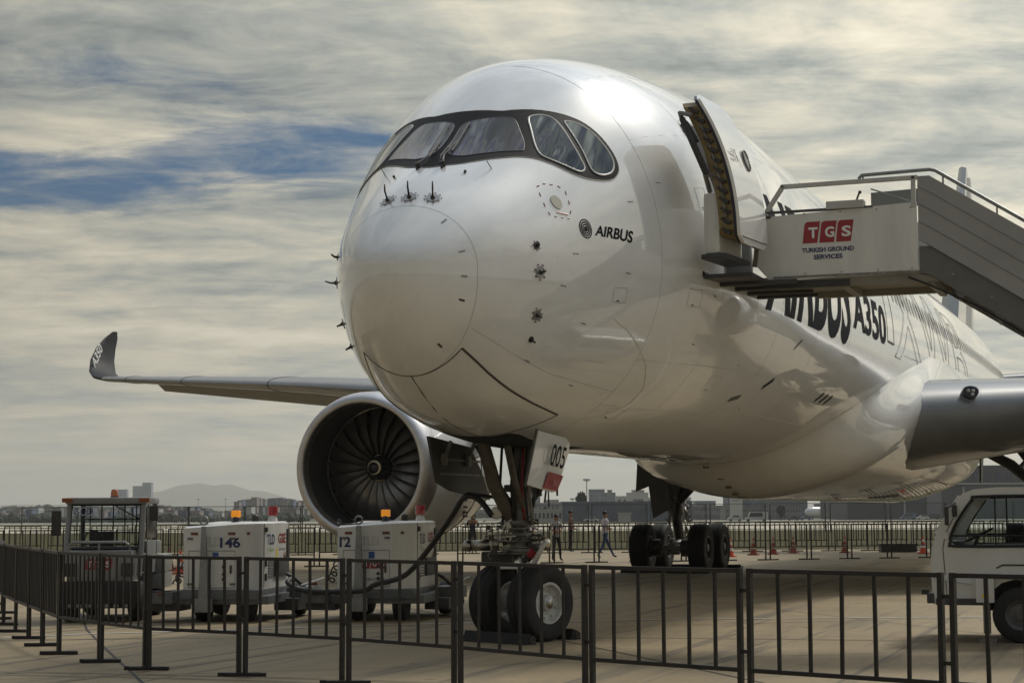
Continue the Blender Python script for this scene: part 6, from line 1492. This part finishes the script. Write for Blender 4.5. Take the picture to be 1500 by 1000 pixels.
# ------------------------------------------------------------------ trees
LEAF = mat('dark_foliage', (.028, .042, .022), .85, var=.5, vscale=.5, col2=(.012, .02, .012))
def tree(px, d, ytop, wpx, label, r=None):
    zg = ground_z(d); zt = CH+(748.5-ytop)/FPX*d-zg; w = wpx/FPX*d; e = empty('tree', G(d, (px-750)/FPX*d, zg), 0, label, 'tree'); rn = random.Random(int(px))
    mb = MB(); mb.tube([(0, 0, 0), (.1, 0, zt*.35), (0, .1, zt*.6)], [zt*.03, zt*.022, .05], 7)
    for k in range(5): a = 2*pi*k/5; mb.tube([(0, 0, zt*.3), (cos(a)*w*.25, sin(a)*w*.25, zt*.6)], [zt*.014, .03], 5)
    mb.build('trunk', mat('bark', (.06, .045, .03), .9), e)
    mb = MB()
    for k in range(520):
        while True:
            p = Vector((rn.uniform(-1, 1), rn.uniform(-1, 1), rn.uniform(-1, 1)))
            if .35 < p.length < 1: break
        p = Vector((p.x*w/2, p.y*w/2, zt*.62+p.z*zt*.38)); s = rn.uniform(.03, .07)*zt; R_ = Matrix.Rotation(rn.uniform(0, 6.28), 3, Vector((rn.uniform(-1, 1), rn.uniform(-1, 1), rn.uniform(-1, 1))).normalized())
        mb.poly([p+R_ @ Vector(q)*s for q in ((-1, -.6, 0), (1, -.5, .2), (.8, .8, 0), (-.7, .6, -.2))])
    mb.build('crown', LEAF, e, normals=False); return e
tree(850, 600, 720, 17, 'round dark tree standing at the foot of the tall lighting mast'); tree(797, 580, 742, 9, 'small dark tree right of the low white shed'); tree(1141, 600, 741, 13, 'dark bushy tree left of the parked white airliner')
tree(424, 520, 757, 16, 'dark tree just left of the engine'); tree(404, 530, 759, 12, 'small dark tree between the power unit and the engine'); tree(440, 520, 758, 12, 'dark tree touching the edge of the engine intake')
def treeline(name, d0, d1, p0, p1, hmin, hmax, n, seed, rise=0.):
    rn = random.Random(seed); mb = MB()
    for k in range(n):
        d = rn.uniform(d0, d1); px = rn.uniform(p0, p1); l = (px-750)/FPX*d; h = rn.uniform(hmin, hmax)*(1+.25*sin(px*.035)+.15*sin(px*.11)); zg = ground_z(d)+rise*(d-d0)
        r = bmesh.ops.create_icosphere(mb.bm, subdivisions=2, radius=1); c = G(d, l, zg+h*.5)
        for v in r['verts']: q = 1+rn.uniform(-.22, .22); v.co = Vector((v.co.x*h*.62*q, v.co.y*h*.62*q, v.co.z*h*.52*q))+c
    return tag(mb.build(name, LEAF, None, normals=False), kind='stuff')
treeline('distant_woods', 905, 1100, -20, 450, 2.0, 4.0, 520, 3)
treeline('distant_woods', 1500, 1750, -20, 450, 6.5, 9.5, 520, 4)
treeline('distant_woods', 1300, 1500, 440, 1300, 4, 7, 430, 5)
# hills behind the city
def hill(name, d, px, half_px, ytop, m, seed, tail=0.):
    rn = random.Random(seed); mb = MB(); zt = CH+(748.5-ytop)/FPX*d; rows = []
    for j in range(9):
        dd = d+(j-4)*d*.05; row = []
        for i in range(61):
            t = (i/30.-1); l = (px-750+t*half_px*(1+tail*max(t, 0)))/FPX*d; g = math.exp(-(t*2.1)**2)+.30*math.exp(-((t-.55)*3)**2)+.05*sin(i*.9+seed)*math.exp(-t*t)
            row.append(mb.bm.verts.new(G(dd, l, -3+(zt+3)*g*math.exp(-((j-4)/3.)**2))))
        rows.append(row)
    for a, b_ in zip(rows, rows[1:]):
        for i in range(60): mb.bm.faces.new((a[i], a[i+1], b_[i+1], b_[i]))
    return tag(mb.build(name, m, None, smooth=True), kind='structure')
HM = mat('hill_scrub', (.07, .08, .05), .9, var=.3, vscale=.002)
hill('hill', 10500, 300, 210, 707, HM, 1); hill('hill', 9500, 60, 330, 735, HM, 2); hill('hill', 10000, 560, 400, 734, HM, 3)

# ------------------------------------------------------------------ air
hz = MB(); hz.box((4500+CX, 2000, 118), (23000, 23000, 248))
HZM = bpy.data.materials.new('haze_air'); HZM.use_nodes = True; nt = HZM.node_tree; nt.nodes.clear()
o_ = nt.nodes.new('ShaderNodeOutputMaterial'); pv = nt.nodes.new('ShaderNodeVolumePrincipled'); pv.inputs['Color'].default_value = (.97, .96, .90, 1); pv.inputs['Density'].default_value = 1.35e-4; pv.inputs['Anisotropy'].default_value = .2
nt.links.new(pv.outputs[0], o_.inputs['Volume'])
HZ = hz.build('haze', HZM); tag(HZ, kind='stuff')
